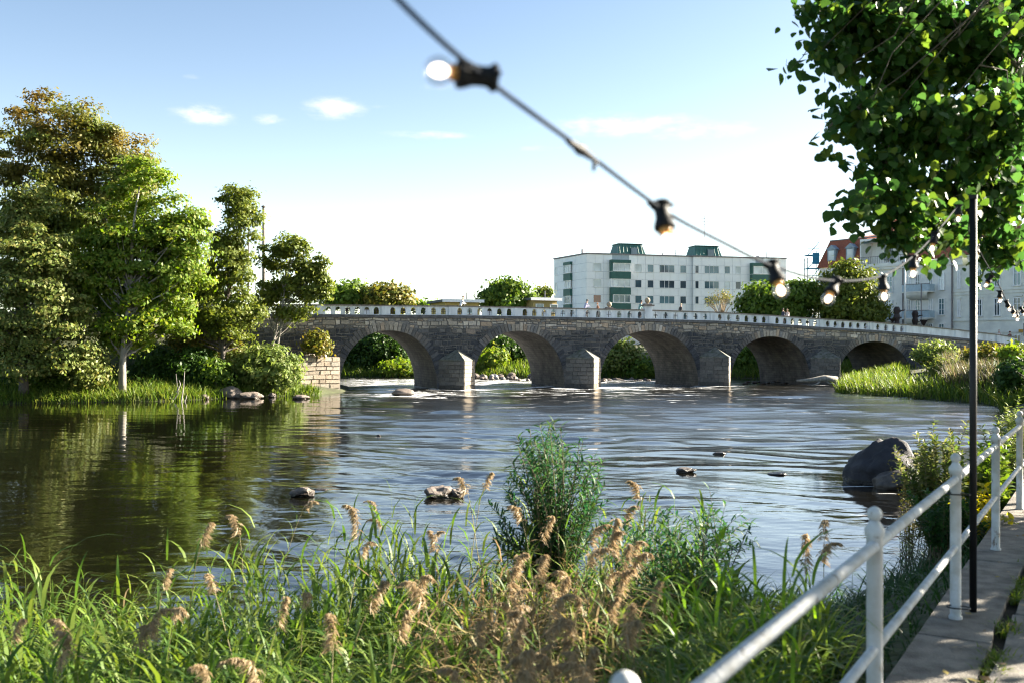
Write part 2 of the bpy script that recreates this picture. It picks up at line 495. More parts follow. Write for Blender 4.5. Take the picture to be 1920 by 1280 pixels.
def water_grid():
    """the river surface with its ripples as real relief, finest on the near reach"""
    ys = [6.5]
    while ys[-1] < 132: ys.append(ys[-1] + max(.05, ys[-1] ** 2 / 9000))
    ys = np.array([-60, -20, 0, 4] + ys + [150, 220, 400]); us = np.linspace(-.82, .82, 620)
    Y, U = np.meshgrid(ys, us, indexing='ij'); X = U * (np.abs(Y) + 3.5)
    X = np.concatenate([np.full((len(ys), 1), -420.0), X, np.full((len(ys), 1), 420.0)], 1); Y = np.concatenate([Y[:, :1], Y, Y[:, :1]], 1)
    rs = np.random.RandomState(12)
    gap = np.maximum(.05, Y ** 2 / 9000)

    def field(n, l0, l1, ang, spread, p):
        z = np.zeros_like(X)
        wx = X + .5 * np.sin(Y * .7 + 1) + .35 * np.sin(X * .9 + Y * .5); wy = Y + .4 * np.sin(X * .55 + 2) + .3 * np.sin(Y * 1.1 - X * .3)
        for _ in range(n):
            lam = math.exp(rs.uniform(math.log(l0), math.log(l1))); a = ang + rs.normal(0, spread); k = 2 * math.pi / lam
            z += lam ** p * np.sin(k * (math.cos(a) * wx + math.sin(a) * wy) + rs.uniform(0, 6.28)) * smooth(lam / gap, 2.2, 5)
        return z / math.sqrt(n)

    def low(seed, lx, ly, n=14):
        r = np.random.RandomState(seed); z = np.zeros_like(X)
        for _ in range(n): z += np.sin(X / lx * r.uniform(.4, 1.6) * 6.28 * r.choice([-1, 1]) + Y / ly * r.uniform(.4, 1.6) * 6.28 + r.uniform(0, 6.28))
        return z / math.sqrt(n / 2)
    lane = smooth(X + .16 * Y, -5.0, 4.0); rapid = smooth(Y, 60, 84) * lane
    patch = .5 + .5 * np.tanh(low(5, 26, 12) * .9)
    quiet = smooth(X - .12 * Y, -3.5, 2.5) * smooth(Y, 58, 34)          # glassy sheet before the near bank
    amp = (.22 - .09 * quiet + lane * (.35 + 1.05 * patch) * (1 - .80 * quiet) + rapid * .8)
    brk = smooth(Y, 26, 44) * lane * (.25 + .75 * patch)                    # broken standing waves of the faster water
    z = field(46, .22, .9, 1.45, .55, 1.0) * .0105 + field(34, .8, 3.2, 1.35, .4, 1.0) * .0085 + field(12, 3, 8, 1.3, .35, 1.0) * .0030 * (1 + rapid)
    z *= amp; z += brk * (field(30, 1.5, 4.5, 1.57, .33, 1.0) * .015 + field(14, .9, 2.0, 1.57, .4, 1.0) * .016); z[np.abs(X) > 300] = 0
    ny, nx = X.shape; i = np.arange(nx * ny).reshape(ny, nx)
    return np.stack([X, Y, z], -1).reshape(-1, 3), np.stack([i[:-1, :-1], i[:-1, 1:], i[1:, 1:], i[1:, :-1]], -1).reshape(-1, 4)


def build_ground():
    def axis(lo, hi, c, n1, fine, n2):
        a = np.concatenate([np.linspace(lo, c - fine, n1, endpoint=False), np.linspace(c - fine, c + fine, n2, endpoint=False), np.linspace(c + fine, hi, n1)])
        return np.unique(a)
    xs = np.unique(np.concatenate([np.linspace(-900, -80, 12), np.linspace(-78, 78, 190), np.linspace(80, 900, 12), np.linspace(-12, 12, 90)]))
    ys = np.unique(np.concatenate([np.linspace(-300, -8, 8), np.linspace(-6, 20, 90), np.linspace(20.5, 150, 170), np.linspace(160, 1500, 16)]))
    X, Y = np.meshgrid(xs, ys); Z = ground_z(X, Y)
    rs = np.random.RandomState(1); Z = Z + np.where(river_dist(X, Y) > .3, rs.normal(0, .03, Z.shape), 0)
    dp = path_d(X, Y); on = (dp < .35) & (Y < 92) & (X > -30); Z = np.where(on, np.minimum(Z, 1.86), Z)
    nx, ny = len(xs), len(ys); i = np.arange(nx * ny).reshape(ny, nx)
    Fq = np.stack([i[:-1, :-1], i[:-1, 1:], i[1:, 1:], i[1:, :-1]], -1).reshape(-1, 4)
    o = np_mesh('ground', np.stack([X, Y, Z], -1).reshape(-1, 3), Fq, ground_mat(), smooth=True)
    tag(o, 'dark soil of the river banks under grass and trees', kind='structure')
    w = np_mesh('river_water', *water_grid(), water_mat(), smooth=True)
    tag(w, 'dark rippled river water flowing under the bridge', kind='structure')


build_ground()

# ------------------------------------------------------------------ stone bridge
BR = Fr(-8.3, 88.0, math.cos(R(18)), math.sin(R(18)))
BW = 9.3                                     # width of the bridge
_tp = [(300, 569.5), (460, 570), (620, 571), (720, 572.3), (850, 573.3), (1000, 576), (1087, 578), (1215, 581), (1340, 584.7), (1450, 591), (1535, 597), (1640, 603.5), (1720, 610), (1800, 618), (1875, 627), (1960, 640)]
_ts = [BR.s_of(p) for p, _ in _tp]; _tz = [BR.z_of(s, y) for s, (_, y) in zip(_ts, _tp)]


def top_z(s): return float(np.interp(s, _ts, _tz))


S0, S1 = BR.s_of(330), BR.s_of(1905)
PARA, CORN = .86, .24                        # parapet above the cornice, cornice depth
ARCHES = []                                  # s centre, half width, crown z
for pl, pr, cy in [(637, 819, 620), (886, 1058, 620.5), (1125, 1309, 620), (1370, 1519, 631), (1571, 1707, 640)]:
    a, b = BR.s_of(pl), BR.s_of(pr); c = (a + b) / 2
    ARCHES.append((c, (b - a) / 2, BR.z_of(c, cy)))
RING = .72


def arch_half(i, z, grow=0.0):
    """half width of arch i at height z, the ring included when grow > 0"""
    c, a, zc = ARCHES[i]; a += grow; h = zc + grow
    if z >= h: return 0.0
    t = max(0.0, (z - .15) / (h - .15))
    return a * (1 - t ** 2.15) ** (1 / 2.15)


def arch_curve(i, grow=0.0, n=28):
    c, a, zc = ARCHES[i]; a += grow; h = zc + grow - .15; out = []
    for k in range(n + 1):
        th = math.pi * (1 - k / n); ct, st = math.cos(th), math.sin(th)
        e = 2 / 2.15
        out.append((c + a * math.copysign(abs(ct) ** e, ct), .15 + h * abs(st) ** e))
    return out


def build_bridge():
    br = empty('stone_bridge', BR.p(20, -4, 0), 'old five arched grey stone bridge with a pale painted parapet across the river', 'bridge')
    rs = random.Random(3)
    # mortar core: both spandrel faces and the barrels
    w = MB()

    def face(d):
        cuts = sorted(set([S0, S1] + [x for i in range(5) for x in (ARCHES[i][0] - ARCHES[i][1], ARCHES[i][0] + ARCHES[i][1])]))
        for a, b in zip(cuts[:-1], cuts[1:]):
            ai = [i for i in range(5) if abs((a + b) / 2 - ARCHES[i][0]) < ARCHES[i][1] * .9]
            if ai:
                cv = arch_curve(ai[0])
                for (sa, za), (sb, zb) in zip(cv[:-1], cv[1:]):
                    w.add([BR.p(sa, d, za), BR.p(sb, d, zb), BR.p(sb, d, top_z(sb) - PARA - .1), BR.p(sa, d, top_z(sa) - PARA - .1)], [(0, 1, 2, 3)])
            else:
                n = max(1, int((b - a) / 2))
                for k in range(n):
                    sa, sb = a + (b - a) * k / n, a + (b - a) * (k + 1) / n
                    w.add([BR.p(sa, d, -1.5), BR.p(sb, d, -1.5), BR.p(sb, d, top_z(sb) - PARA - .1), BR.p(sa, d, top_z(sa) - PARA - .1)], [(0, 1, 2, 3)])
    face(0); w.build('spandrel_wall', M_MORTAR, br)
    w = MB(); face(-BW); w.build('spandrel_wall', M_MORTAR, br)
    for i in range(5):
        m, N, L, b = new_mat('barrel_stone') if 'barrel_stone' not in MATS else (MATS['barrel_stone'], None, None, None)
        if N is not None:
            MATS['barrel_stone'] = m
            uv = N.new('ShaderNodeUVMap'); bt = N.new('ShaderNodeTexBrick')
            L.new(uv.outputs[0], bt.inputs[0]); bt.inputs['Scale'].default_value = 1.0
            bt.inputs['Brick Width'].default_value = .75; bt.inputs['Row Height'].default_value = .24; bt.inputs['Mortar Size'].default_value = .012
            bt.inputs['Color1'].default_value = (.15, .135, .12, 1); bt.inputs['Color2'].default_value = (.10, .095, .088, 1); bt.inputs['Mortar'].default_value = (.05, .048, .045, 1)
            nz = noise_node(N, L, 1.2, 7); r = ramp(N, [(.3, (.6, .6, .6)), (.7, (1.5, 1.45, 1.35))]); L.new(nz.outputs[0], r.inputs[0])
            mx = N.new('ShaderNodeMix'); mx.data_type = 'RGBA'; mx.blend_type = 'MULTIPLY'; mx.inputs['Factor'].default_value = 1
            L.new(bt.outputs[0], mx.inputs[6]); L.new(r.outputs[0], mx.inputs[7]); L.new(mx.outputs[2], b.inputs['Base Color'])
            b.inputs['Roughness'].default_value = .9
            bp = N.new('ShaderNodeBump'); bp.inputs['Strength'].default_value = .8; bp.inputs['Distance'].default_value = .04
            n2 = noise_node(N, L, 9, 5); ad = N.new('ShaderNodeMath'); ad.operation = 'ADD'; L.new(bt.outputs[1], ad.inputs[0])
            ad2 = N.new('ShaderNodeMath'); ad2.operation = 'MULTIPLY'; L.new(n2.outputs[0], ad2.inputs[0]); ad2.inputs[1].default_value = -1.2; L.new(ad2.outputs[0], ad.inputs[1])
            bp.invert = True
            L.new(ad.outputs[0], bp.inputs['Height']); L.new(bp.outputs[0], b.inputs['Normal'])
        cv = [(ARCHES[i][0] - ARCHES[i][1], -1.5)] + arch_curve(i, 0, 36) + [(ARCHES[i][0] + ARCHES[i][1], -1.5)]
        V = []; arc = [0]
        for (a, za), (c, zc) in zip(cv[:-1], cv[1:]): arc.append(arc[-1] + math.hypot(c - a, zc - za))
        for s, z in cv: V += [BR.p(s, 0.0, z), BR.p(s, -BW, z)]
        q = [(2 * k, 2 * k + 1, 2 * k + 3, 2 * k + 2) for k in range(len(cv) - 1)]
        me = bpy.data.meshes.new('arch_barrel'); me.from_pydata(V, [], q)
        u = me.uv_layers.new(name='UVMap')
        for li, lp in enumerate(me.loops):
            vi = lp.vertex_index; u.data[li].uv = (0 if vi % 2 == 0 else BW, arc[vi // 2])
        me.polygons.foreach_set('use_smooth', [True] * len(q))
        link('arch_barrel', me, br, MATS['barrel_stone'])

    def tone(s, z, ring=False):
        """bare pale granite under the cornice, dark wet-stained stone lower down"""
        dep = top_z(s) - PARA - CORN - z
        edge = .95 + .45 * mnoise.noise(Vector((s * .35, 2.1, 0))) + .25 * mnoise.noise(Vector((s * 1.3, 7.7, 0)))
        k = min(1, max(0, (dep - edge + .25) / .5))
        if ring: k *= .8
        if z < 1.6: k = max(0.0, k - .2)
        t = rs.random()
        pale = (.34, .305, .26) if t < .5 else ((.42, .33, .25) if t < .66 else ((.22, .215, .21) if t < .86 else (.46, .42, .37)))
        dark = (.050, .055, .066) if t < .5 else ((.075, .078, .085) if t < .8 else (.034, .039, .050))
        v = .8 + .4 * rs.random()
        return tuple((p * (1 - k) + q * k) * v for p, q in zip(pale, dark))

    def stone(mb, s0, s1, z0, z1, d, col, z0b=None, z1b=None):
        """a rough dressed block: bevelled front standing d proud of the mortar"""
        j = lambda: rs.uniform(-.032, .032)
        z0b = z0 if z0b is None else z0b; z1b = z1 if z1b is None else z1b
        e = .035
        q = [(s0 + j(), z0 + j()), (s1 + j(), z0b + j()), (s1 + j(), z1b + j()), (s0 + j(), z1 + j())]
        wob = lambda a, b: (a + .10 * mnoise.noise(Vector((a * .9, b * 1.1, 4))), b + .13 * mnoise.noise(Vector((a * .55, b * .9, 9))) + .05 * mnoise.noise(Vector((a * 1.9, b * 1.5, 1))))
        q = [wob(*t) for t in q]
        cs = sum(a for a, _ in q) / 4; cz = sum(b for _, b in q) / 4
        V = [BR.p(a, -.06, b) for a, b in q]
        for a, b in q:
            V.append(BR.p(a + (e if a < cs else -e), d + rs.uniform(-.012, .02), b + (e if b < cz else -e)))
        mb.add(V, [(4, 5, 6, 7), (0, 1, 5, 4), (1, 2, 6, 5), (2, 3, 7, 6), (3, 0, 4, 7)], col)
    blocks = []
    # courses of rubble following the deck
    dep = 0.0; rowi = 0
    while dep < 6.6:
        hgt = rs.choice([.2, .27, .34, .42]); s = S0 + rs.random() * .4
        while s < S1:
            wdt = rs.choice([rs.uniform(.22, .5), rs.uniform(.4, 1.05)]) * (1.15 if rowi % 2 else 1)
            s1 = min(s + wdt, S1)
            zt = top_z((s + s1) / 2) - PARA - CORN - dep; zm = zt - hgt / 2; zb = zt - hgt
            iv = [(s + .012, s1 - .012)]
            for i in range(5):
                c = ARCHES[i][0]; hw = arch_half(i, zm, RING * .86)
                nx = []
                for a, b in iv:
                    if hw <= 0 or b < c - hw or a > c + hw: nx.append((a, b)); continue
                    if a < c - hw: nx.append((a, c - hw))
                    if b > c + hw: nx.append((c + hw, b))
                iv = nx
            for a, b in iv:
                if b - a < .09 or zb < -.6: continue
                if rs.random() < .4 and hgt > .25 and b - a > .3:
                    f = rs.uniform(.35, .65) * hgt; blocks.append((a, b, zb + .01, zb + f - .008)); zq = (b - a) * rs.uniform(.3, .7)
                    blocks.append((a, a + zq - .01, zb + f + .008, zt - .01)); blocks.append((a + zq + .01, b, zb + f + .008, zt - .01))
                else: blocks.append((a, b, zb + .01, zt - .01))
            s = s1
        dep += hgt; rowi += 1
    vis = [q for q in blocks if q[3] > .1 and q[0] > BR.s_of(500) and not (q[0] > BR.s_of(1715) and q[2] < 3.5)]
    vis.sort(key=lambda q: -(q[1] - q[0]) * (q[3] - q[2]) / BR.y_of(q[0]) ** 2)
    big = set(vis[:300]); rest = MB()
    for q in blocks:
        col = tone((q[0] + q[1]) / 2, (q[2] + q[3]) / 2); d = rs.uniform(.03, .075)
        if q in big:
            mb = MB(); stone(mb, *q, d, col); mb.build('stone', M_STONE, br)
        else: stone(rest, *q, d, col)
    rest.build('rubble_masonry', M_STONE, br, kind='stuff')
    # voussoirs of the five rings
    for i in range(5):
        c, a, zc = ARCHES[i]; n = int(math.pi * a / .30)
        inn = arch_curve(i, 0, n); out = arch_curve(i, RING * rs.uniform(.95, 1.05), n)
        for k in range(n):
            (a0, b0), (a1, b1) = inn[k], inn[k + 1]; (c0, d0), (c1, d1) = out[k], out[k + 1]
            if max(b0, b1) < .2 and k not in (0, n - 1): continue
            g = .03; L = rs.uniform(.78, 1.2)
            pt = lambda x0, z0, x1, z1, f, l: (x0 + (x1 - x0) * f, z0 + (z1 - z0) * f)
            q = [pt(a0, b0, a1, b1, g, 0), pt(a0, b0, a1, b1, 1 - g, 0), pt(c0, d0, c1, d1, 1 - g, 0), pt(c0, d0, c1, d1, g, 0)]
            q[2] = tuple(x + (y - x) * L for x, y in zip(q[1], q[2])); q[3] = tuple(x + (y - x) * L for x, y in zip(q[0], q[3]))
            cs = sum(x for x, _ in q) / 4; cz = sum(z for _, z in q) / 4
            V = [BR.p(x, -.05, z) for x, z in q] + [BR.p(cs + (x - cs) * .9, .07 + rs.uniform(0, .035), cz + (z - cz) * .94) for x, z in q]
            mb = MB(); mb.add(V, [(4, 5, 6, 7), (0, 1, 5, 4), (1, 2, 6, 5), (2, 3, 7, 6), (3, 0, 4, 7)], tone(cs, cz, ring=cz > zc - 1.1))
            mb.build('voussoir', M_STONE, br)
    # cutwaters: pointed piers with hipped caps
    for (pl, pr, topy, nosepx) in [(822, 890, 676, 867), (1060, 1126, 672, 1111), (1311, 1370, 670, 1359), (1519, 1572, 672, 1563)]:
        sa, sb = BR.s_of(pl), BR.s_of(pr); sm = (sa + sb) / 2; prj = 2.6
        zt = CAM_Z - (topy - HOR) / F * BR.y_of(sm); za = zt + 1.05
        cw = MB()
        q = [(sa, 0.0), (sm, prj), (sb, 0.0)]
        lo = [BR.p(s, d * .97, -1.2) for s, d in q]; hi = [BR.p(s, d * .97, zt) for s, d in q]; ap = BR.p(sm, .02, za)
        cw.add(lo + hi, [(0, 1, 4, 3), (1, 2, 5, 4), (0, 2, 1), (3, 4, 5), (2, 0, 3, 5)])
        body = cw.build('cutwater', M_MORTAR, br)
        # ashlar courses on the two faces
        nrow = 8; hh = (zt + .35) / nrow
        st_all = []
        for fc in range(2):
            p0, p1 = q[fc], q[fc + 1]; ln = math.hypot(p1[0] - p0[0], p1[1] - p0[1])
            nx, ny = ((p1[1] - p0[1]) / ln * -1, (p1[0] - p0[0]) / ln)
            for r_ in range(nrow):
                x = 0.0; z0 = -.35 + r_ * hh
                while x < ln - .05:
                    wd = rs.uniform(.5, 1.1); x1 = min(ln, x + wd)
                    if ln - x1 < .25: x1 = ln
                    V = []
                    dd = rs.uniform(.02, .05); g = .008
                    for off, e in ((-.03, 0), (dd, .02)):
                        for xx, zz in ((x + g + e, z0 + g + e), (x1 - g - (e if x1 < ln else 0), z0 + g + e), (x1 - g - (e if x1 < ln else 0), z0 + hh - g - e), (x + g + e, z0 + hh - g - e)):
                            t = xx / ln; ss = p0[0] + (p1[0] - p0[0]) * t; dq = p0[1] + (p1[1] - p0[1]) * t
                            V.append(BR.p(ss + nx * off, dq + ny * off, zz))
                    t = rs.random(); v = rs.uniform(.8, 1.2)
                    base = (.135, .132, .128) if fc == 0 else (.31, .26, .20)  # sunlit right face and shaded left face put into the stone colour
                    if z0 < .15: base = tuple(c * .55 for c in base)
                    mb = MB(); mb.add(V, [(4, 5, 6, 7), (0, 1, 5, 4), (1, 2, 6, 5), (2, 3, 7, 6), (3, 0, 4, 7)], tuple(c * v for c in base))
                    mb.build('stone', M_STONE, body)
                    x = x1
        cap = MB(); e = .06
        cl = [BR.p(sa - e, 0, zt), BR.p(sm, prj + e, zt), BR.p(sb + e, 0, zt)]; ch = [v + Vector((0, 0, .09)) for v in cl]
        cap.add(cl + ch + [ap], [(0, 1, 4, 3), (1, 2, 5, 4), (3, 4, 6), (4, 5, 6), (0, 2, 1)])
        cap.build('cap', plain('cap_stone', (.15, .145, .13), .9, var=.5, bump=.5, dirt=(.06, .07, .04)), body)
    # downstream cutwaters, plain
    for (pl, pr) in [(822, 890), (1060, 1126), (1311, 1370), (1519, 1572)]:
        sa, sb = BR.s_of(pl), BR.s_of(pr); sm = (sa + sb) / 2
        mb = MB(); q = [BR.p(sa, -BW, -1.2), BR.p(sb, -BW, -1.2), BR.p(sm, -BW - 2.2, -1.2)]
        mb.add(q + [v + Vector((0, 0, 3.4)) for v in q] + [BR.p(sm, -BW, 3.1)], [(0, 1, 4, 3), (1, 2, 5, 4), (2, 0, 3, 5), (3, 4, 6), (4, 5, 6), (5, 3, 6)])
        mb.build('pier_tail', M_MORTAR, br)
    # deck and far side
    dk = MB(); n = 40
    for k in range(n):
        a, b = S0 + (S1 - S0) * k / n, S0 + (S1 - S0) * (k + 1) / n
        za, zb = top_z(a) - PARA - .02, top_z(b) - PARA - .02
        dk.hexa([BR.p(a, -.3, za - .3), BR.p(b, -.3, zb - .3), BR.p(b, -BW + .3, zb - .3), BR.p(a, -BW + .3, za - .3), BR.p(a, -.3, za), BR.p(b, -.3, zb), BR.p(b, -BW + .3, zb), BR.p(a, -BW + .3, za)])
    dk.build('deck', M_ASPH, br)
    # cornice, coping, pilasters and pierced panels
    marks = [330, 400, 476, 600, 721, 847, 970, 1087, 1215, 1337, 1446, 1541, 1635, 1703, 1795, 1872, 1905]
    ss = [BR.s_of(p) for p in marks]

    def slab(mb, a, b, d0, d1, h0, h1, n=3):
        """a straight strip between heights measured down from the coping's top line"""
        for k in range(n):
            x0, x1 = a + (b - a) * k / n, a + (b - a) * (k + 1) / n
            mb.hexa([BR.p(x0, d1, top_z(x0) + h0), BR.p(x1, d1, top_z(x1) + h0), BR.p(x1, d0, top_z(x1) + h0), BR.p(x0, d0, top_z(x0) + h0),
                     BR.p(x0, d1, top_z(x0) + h1), BR.p(x1, d1, top_z(x1) + h1), BR.p(x1, d0, top_z(x1) + h1), BR.p(x0, d0, top_z(x0) + h1)])
    HW, HB, HH = .235, -PARA + .05, .62          # opening half width, bottom and height
    gm = MB()                                    # iron cross in an opening, built once
    gm.box(-.02, .02, -.015, .015, 0, HH); gm.box(-HW, HW, -.012, .012, HH * .42, HH * .42 + .035)
    grille_me = None
    for side in (0, 1):
        dA, dB = (.02, -.24) if side == 0 else (-BW + .24, -BW - .02)
        for k in range(len(ss) - 1):
            a, b = ss[k], ss[k + 1]; px = marks[k]
            c = MB(); slab(c, a, b, dB - (.1 if side == 0 else .16), dA + .16, -PARA - CORN, -PARA - .11, 4); slab(c, a, b, dB - .05, dA + .1, -PARA - .112, -PARA, 4)
            c.build('cornice', M_CORNICE, br)
            open_ = side == 1 and 400 <= px < 1703
            c = MB(); slab(c, a, b, dB - .07, dA + .07, -.1, 0, 4) if not open_ else slab(c, a, b, dB + .09, dB + .15, -.05, 0, 4); c.build('handrail' if open_ else 'coping', M_IRON if open_ else M_COPE, br)
            pw = .29
            if px == 1215 and side == 0 or (side == 1 and px == 1215):
                pm = MB(); z = top_z(a)
                BR.box(pm, a - .38, a + .38, dB - .12, dA + .12, z - PARA, z + .34)
                pm.build('gate_pillar', M_RENDER, br)
                ppm = MB(); BR.box(ppm, a - .55, a + .55, dB - .28, dA + .28, z + .342, z + .47); BR.box(ppm, a - .36, a + .36, dB - .1, dA + .1, z + .472, z + .58)
                cp = ppm.build('pillar_cap', M_COPE, br)
                bm = MB(); bc = BR.p(a, (dA + dB) / 2, z + .57)
                prof = [(.02, 0), (.13, .01), (.13, .06)] + [(.27 * math.sin(t), .32 - .27 * math.cos(t)) for t in [math.pi * (j + 1.2) / 12 for j in range(10)]] + [(.02, .59)]
                bm.lathe(prof, 16, Matrix.Translation(bc)); bm.build('ball_finial', plain('finial_stone', (.34, .28, .2), .85, var=.3, bump=.4), cp, smooth=True)
            else:
                pm = MB(); slab(pm, a - pw, a + pw, dB - .04, dA + .04, -PARA, -.1, 1); pm.build('pilaster', M_RENDER, br)
            nh = 6 if 400 <= px < 1635 else (4 if px == 1635 else 0)
            x0, x1 = a + pw, b - pw
            pn = MB(); th0, th1 = dB + .03, dA - .03
            if nh == 0:
                slab(pn, x0, x1, th0, th1, -PARA, -.1, 4)
            else:
                cell = (x1 - x0) / nh
                for h in range(nh):
                    cx = x0 + cell * (h + .5)
                    slab(pn, cx - cell / 2, cx - HW, th0, th1, -PARA, -.1, 1); slab(pn, cx + HW, cx + cell / 2, th0, th1, -PARA, -.1, 1)
                    slab(pn, cx - HW, cx + HW, th0, th1, -PARA, HB, 1)
                    m_ = 8
                    for j in range(m_):
                        f0, f1 = -1 + 2 * j / m_, -1 + 2 * (j + 1) / m_
                        c0 = HB + HH - HW + HW * math.sqrt(max(0, 1 - f0 * f0)); c1 = HB + HH - HW + HW * math.sqrt(max(0, 1 - f1 * f1))
                        xa, xb = cx + f0 * HW, cx + f1 * HW; za, zb = top_z(xa), top_z(xb)
                        pn.hexa([BR.p(xa, th1, za + c0), BR.p(xb, th1, zb + c1), BR.p(xb, th0, zb + c1), BR.p(xa, th0, za + c0),
                                 BR.p(xa, th1, za - .1), BR.p(xb, th1, zb - .1), BR.p(xb, th0, zb - .1), BR.p(xa, th0, za - .1)])
                    if side == 0:
                        if grille_me is None:
                            go = gm.build('grille', M_IRON, br); grille_me = go.data
                        else:
                            go = bpy.data.objects.new('grille', grille_me); COL.objects.link(go); attach(go, br)
                        go.location = BR.p(cx, (th0 + th1) / 2, top_z(cx) + HB); go.rotation_euler = (0, 0, R(18))
            if side == 0 or nh == 0:
                pn.build('parapet_panel', M_RENDER, br)
            else:
                rl = MB()
                for h in range(nh * 2):
                    cx = x0 + (x1 - x0) * (h + .5) / (nh * 2); z = top_z(cx)
                    BR.box(rl, cx - .015, cx + .015, th0 + .075, th0 + .105, z - PARA, z - .05)
                rl.build('railing', M_IRON, br)


build_bridge()


def ashlar_wall(root, fr, s0, s1, z0, zt, depth, rows, base, rs, matcore, wmin=.55, wmax=1.3):
    core = MB(); core.hexa([fr.p(s0, 0, z0), fr.p(s1, 0, z0), fr.p(s1, -depth, z0), fr.p(s0, -depth, z0), fr.p(s0, 0, zt(s0)), fr.p(s1, 0, zt(s1)), fr.p(s1, -depth, zt(s1)), fr.p(s0, -depth, zt(s0))])
    core.build('wall_core', matcore, root)
    z = z0
    hs = [(zt((s0 + s1) / 2) - z0) / rows * rs.uniform(.8, 1.2) for _ in range(rows)]; k = (zt((s0 + s1) / 2) - z0) / sum(hs)
    for h in hs:
        h *= k; s = s0
        while s < s1 - .05:
            e1 = min(s1, s + rs.uniform(wmin, wmax))
            if s1 - e1 < .25: e1 = s1
            mb = MB(); j = lambda: rs.uniform(-.02, .02); d = rs.uniform(.04, .11)
            wob = lambda a, b: (a, b + (.09 * mnoise.noise(Vector((a * .8, b * .8, 3))) if b > z0 + .3 else 0))
            q = [wob(s + .008, z + .008), wob(e1 - .008, z + .008), wob(e1 - .008, z + h - .008), wob(s + .008, z + h - .008)]
            cs, cz = (s + e1) / 2, z + h / 2
            V = [fr.p(a, -.05, b) for a, b in q] + [fr.p(a + (.03 if a < cs else -.04) + j(), d + j(), b + (.04 if b < cz else -.04) + j()) for a, b in q]
            v = rs.uniform(.75, 1.15); t = rs.uniform(-.02, .02)
            mb.add(V, [(4, 5, 6, 7), (0, 1, 5, 4), (1, 2, 6, 5), (2, 3, 7, 6), (3, 0, 4, 7)], (base[0] * v + t, base[1] * v, base[2] * v - t * .6))
            mb.build('stone', M_STONE, root)
            s = e1
        z += h


def build_quay():
    rs = random.Random(11)
    a = P(548, 735, 80.5); b = P(637, 735, 84.0)
    fr = Fr(a.x, a.y, b.x - a.x, b.y - a.y)
    # turn the face a little towards the evening sun
    fr = Fr(b.x - 4.6 * math.cos(R(40)), b.y - 4.6 * math.sin(R(40)), math.cos(R(40)), math.sin(R(40)))
    root = empty('quay_wall', fr.p(2.3, -1, 0), 'sunlit pale stone block wall standing in the water before the left end of the bridge', 'wall')
    zt = lambda s: 2.95 - s * .03
    ashlar_wall(root, fr, 0, 4.6, -.5, zt, 3.0, 9, (.31, .265, .21), rs, stone_mat('pale_mortar', False, (.2, .175, .145)))
    f2 = Fr(*fr.p(4.6, 0, 0)[:2], -fr.n[0], -fr.n[1])
    mb = MB(); fr.box(mb, 4.6, 4.64, -3.0, -.02, -.5, zt(4.6)); mb.build('return_wall', M_MORTAR, root)
    for k in range(7):
        mb = MB(); s = rs.uniform(.2, 3.6); w_, d_ = rs.uniform(.4, .8), rs.uniform(.35, .6)
        c = fr.p(s, -rs.uniform(.5, 1.6), zt(s))
        rock_mesh(mb, c + Vector((0, 0, .1)), (w_ * .5, d_ * .5, .2), 50 + k, 1)
        o = mb.build('loose_stone', M_STONE if False else plain('pale_stone', (.4, .35, .29), .9, var=.3, bump=.5), root)
    return fr


def rock_mesh(mb, c, r, seed, sub=3, rough=.35, peak=0.0):
    bm = bmesh.new(); bmesh.ops.create_icosphere(bm, subdivisions=sub, radius=1)
    off = Vector((seed * 3.7, seed * 1.3, seed * .7))
    for v in bm.verts:
        n = v.co.normalized()
        k = 1 + rough * mnoise.noise(n * 1.1 + off) + rough * .45 * mnoise.noise(n * 2.7 + off * 2) + rough * .2 * mnoise.noise(n * 6 + off)
        q = n * k
        q = Vector((math.copysign(abs(q.x) ** .9, q.x), math.copysign(abs(q.y) ** .9, q.y), q.z))
        if peak and q.z > 0: q.x = q.x * (1 - peak * q.z) + .12 * q.z; q.y *= 1 - peak * q.z
        v.co = Vector((c[0] + q.x * r[0], c[1] + q.y * r[1], c[2] + q.z * r[2]))
    bm.verts.index_update()
    mb.add([tuple(v.co) for v in bm.verts], [tuple(v.index for v in f.verts) for f in bm.faces]); bm.free()


QUAY = build_quay()

# ------------------------------------------------------------------ buildings beyond the bridge
M_PANEL = plain('white_cladding', (.84, .85, .87), .6, var=.06, scale=.6)
M_JOINT = plain('cladding_joint', (.40, .45, .50), .8, var=.1)
M_GREEN = plain('green_metal', (.028, .105, .09), .55, var=.15, scale=1.5)
M_ROOFDARK = plain('roof_edge', (.22, .20, .21), .8, var=.2)


def window(fr, s0, s1, z0, z1, parent, glass, frame=None, d=0.0, bars=(), hbars=(), fw=.09, name='window', arch=False):
    """frame with mullions proud of the wall, its pane a sub-part set back in it"""
    mb = MB(); f = frame or M_FRAME
    fr.box(mb, s0, s0 + fw, d - .12, d + .05, z0, z1); fr.box(mb, s1 - fw, s1, d - .12, d + .05, z0, z1)
    fr.box(mb, s0 + fw, s1 - fw, d - .12, d + .05, z1 - fw, z1); fr.box(mb, s0 - .04, s1 + .04, d - .12, d + .12, z0 - .06, z0 + fw * .6)
    for b in bars:
        x = s0 + (s1 - s0) * b; fr.box(mb, x - fw * .4, x + fw * .4, d - .1, d + .035, z0 + fw * .6, z1 - fw)
    for b in hbars:
        z = z0 + (z1 - z0) * b; fr.box(mb, s0 + fw, s1 - fw, d - .1, d + .03, z - fw * .3, z + fw * .3)
    o = mb.build(name, f, parent)
    pb = MB(); fr.box(pb, s0 + fw * .5, s1 - fw * .5, d - .09, d - .03, z0 + fw * .3, z1 - fw * .5); pb.build('pane', glass, o)
    return o


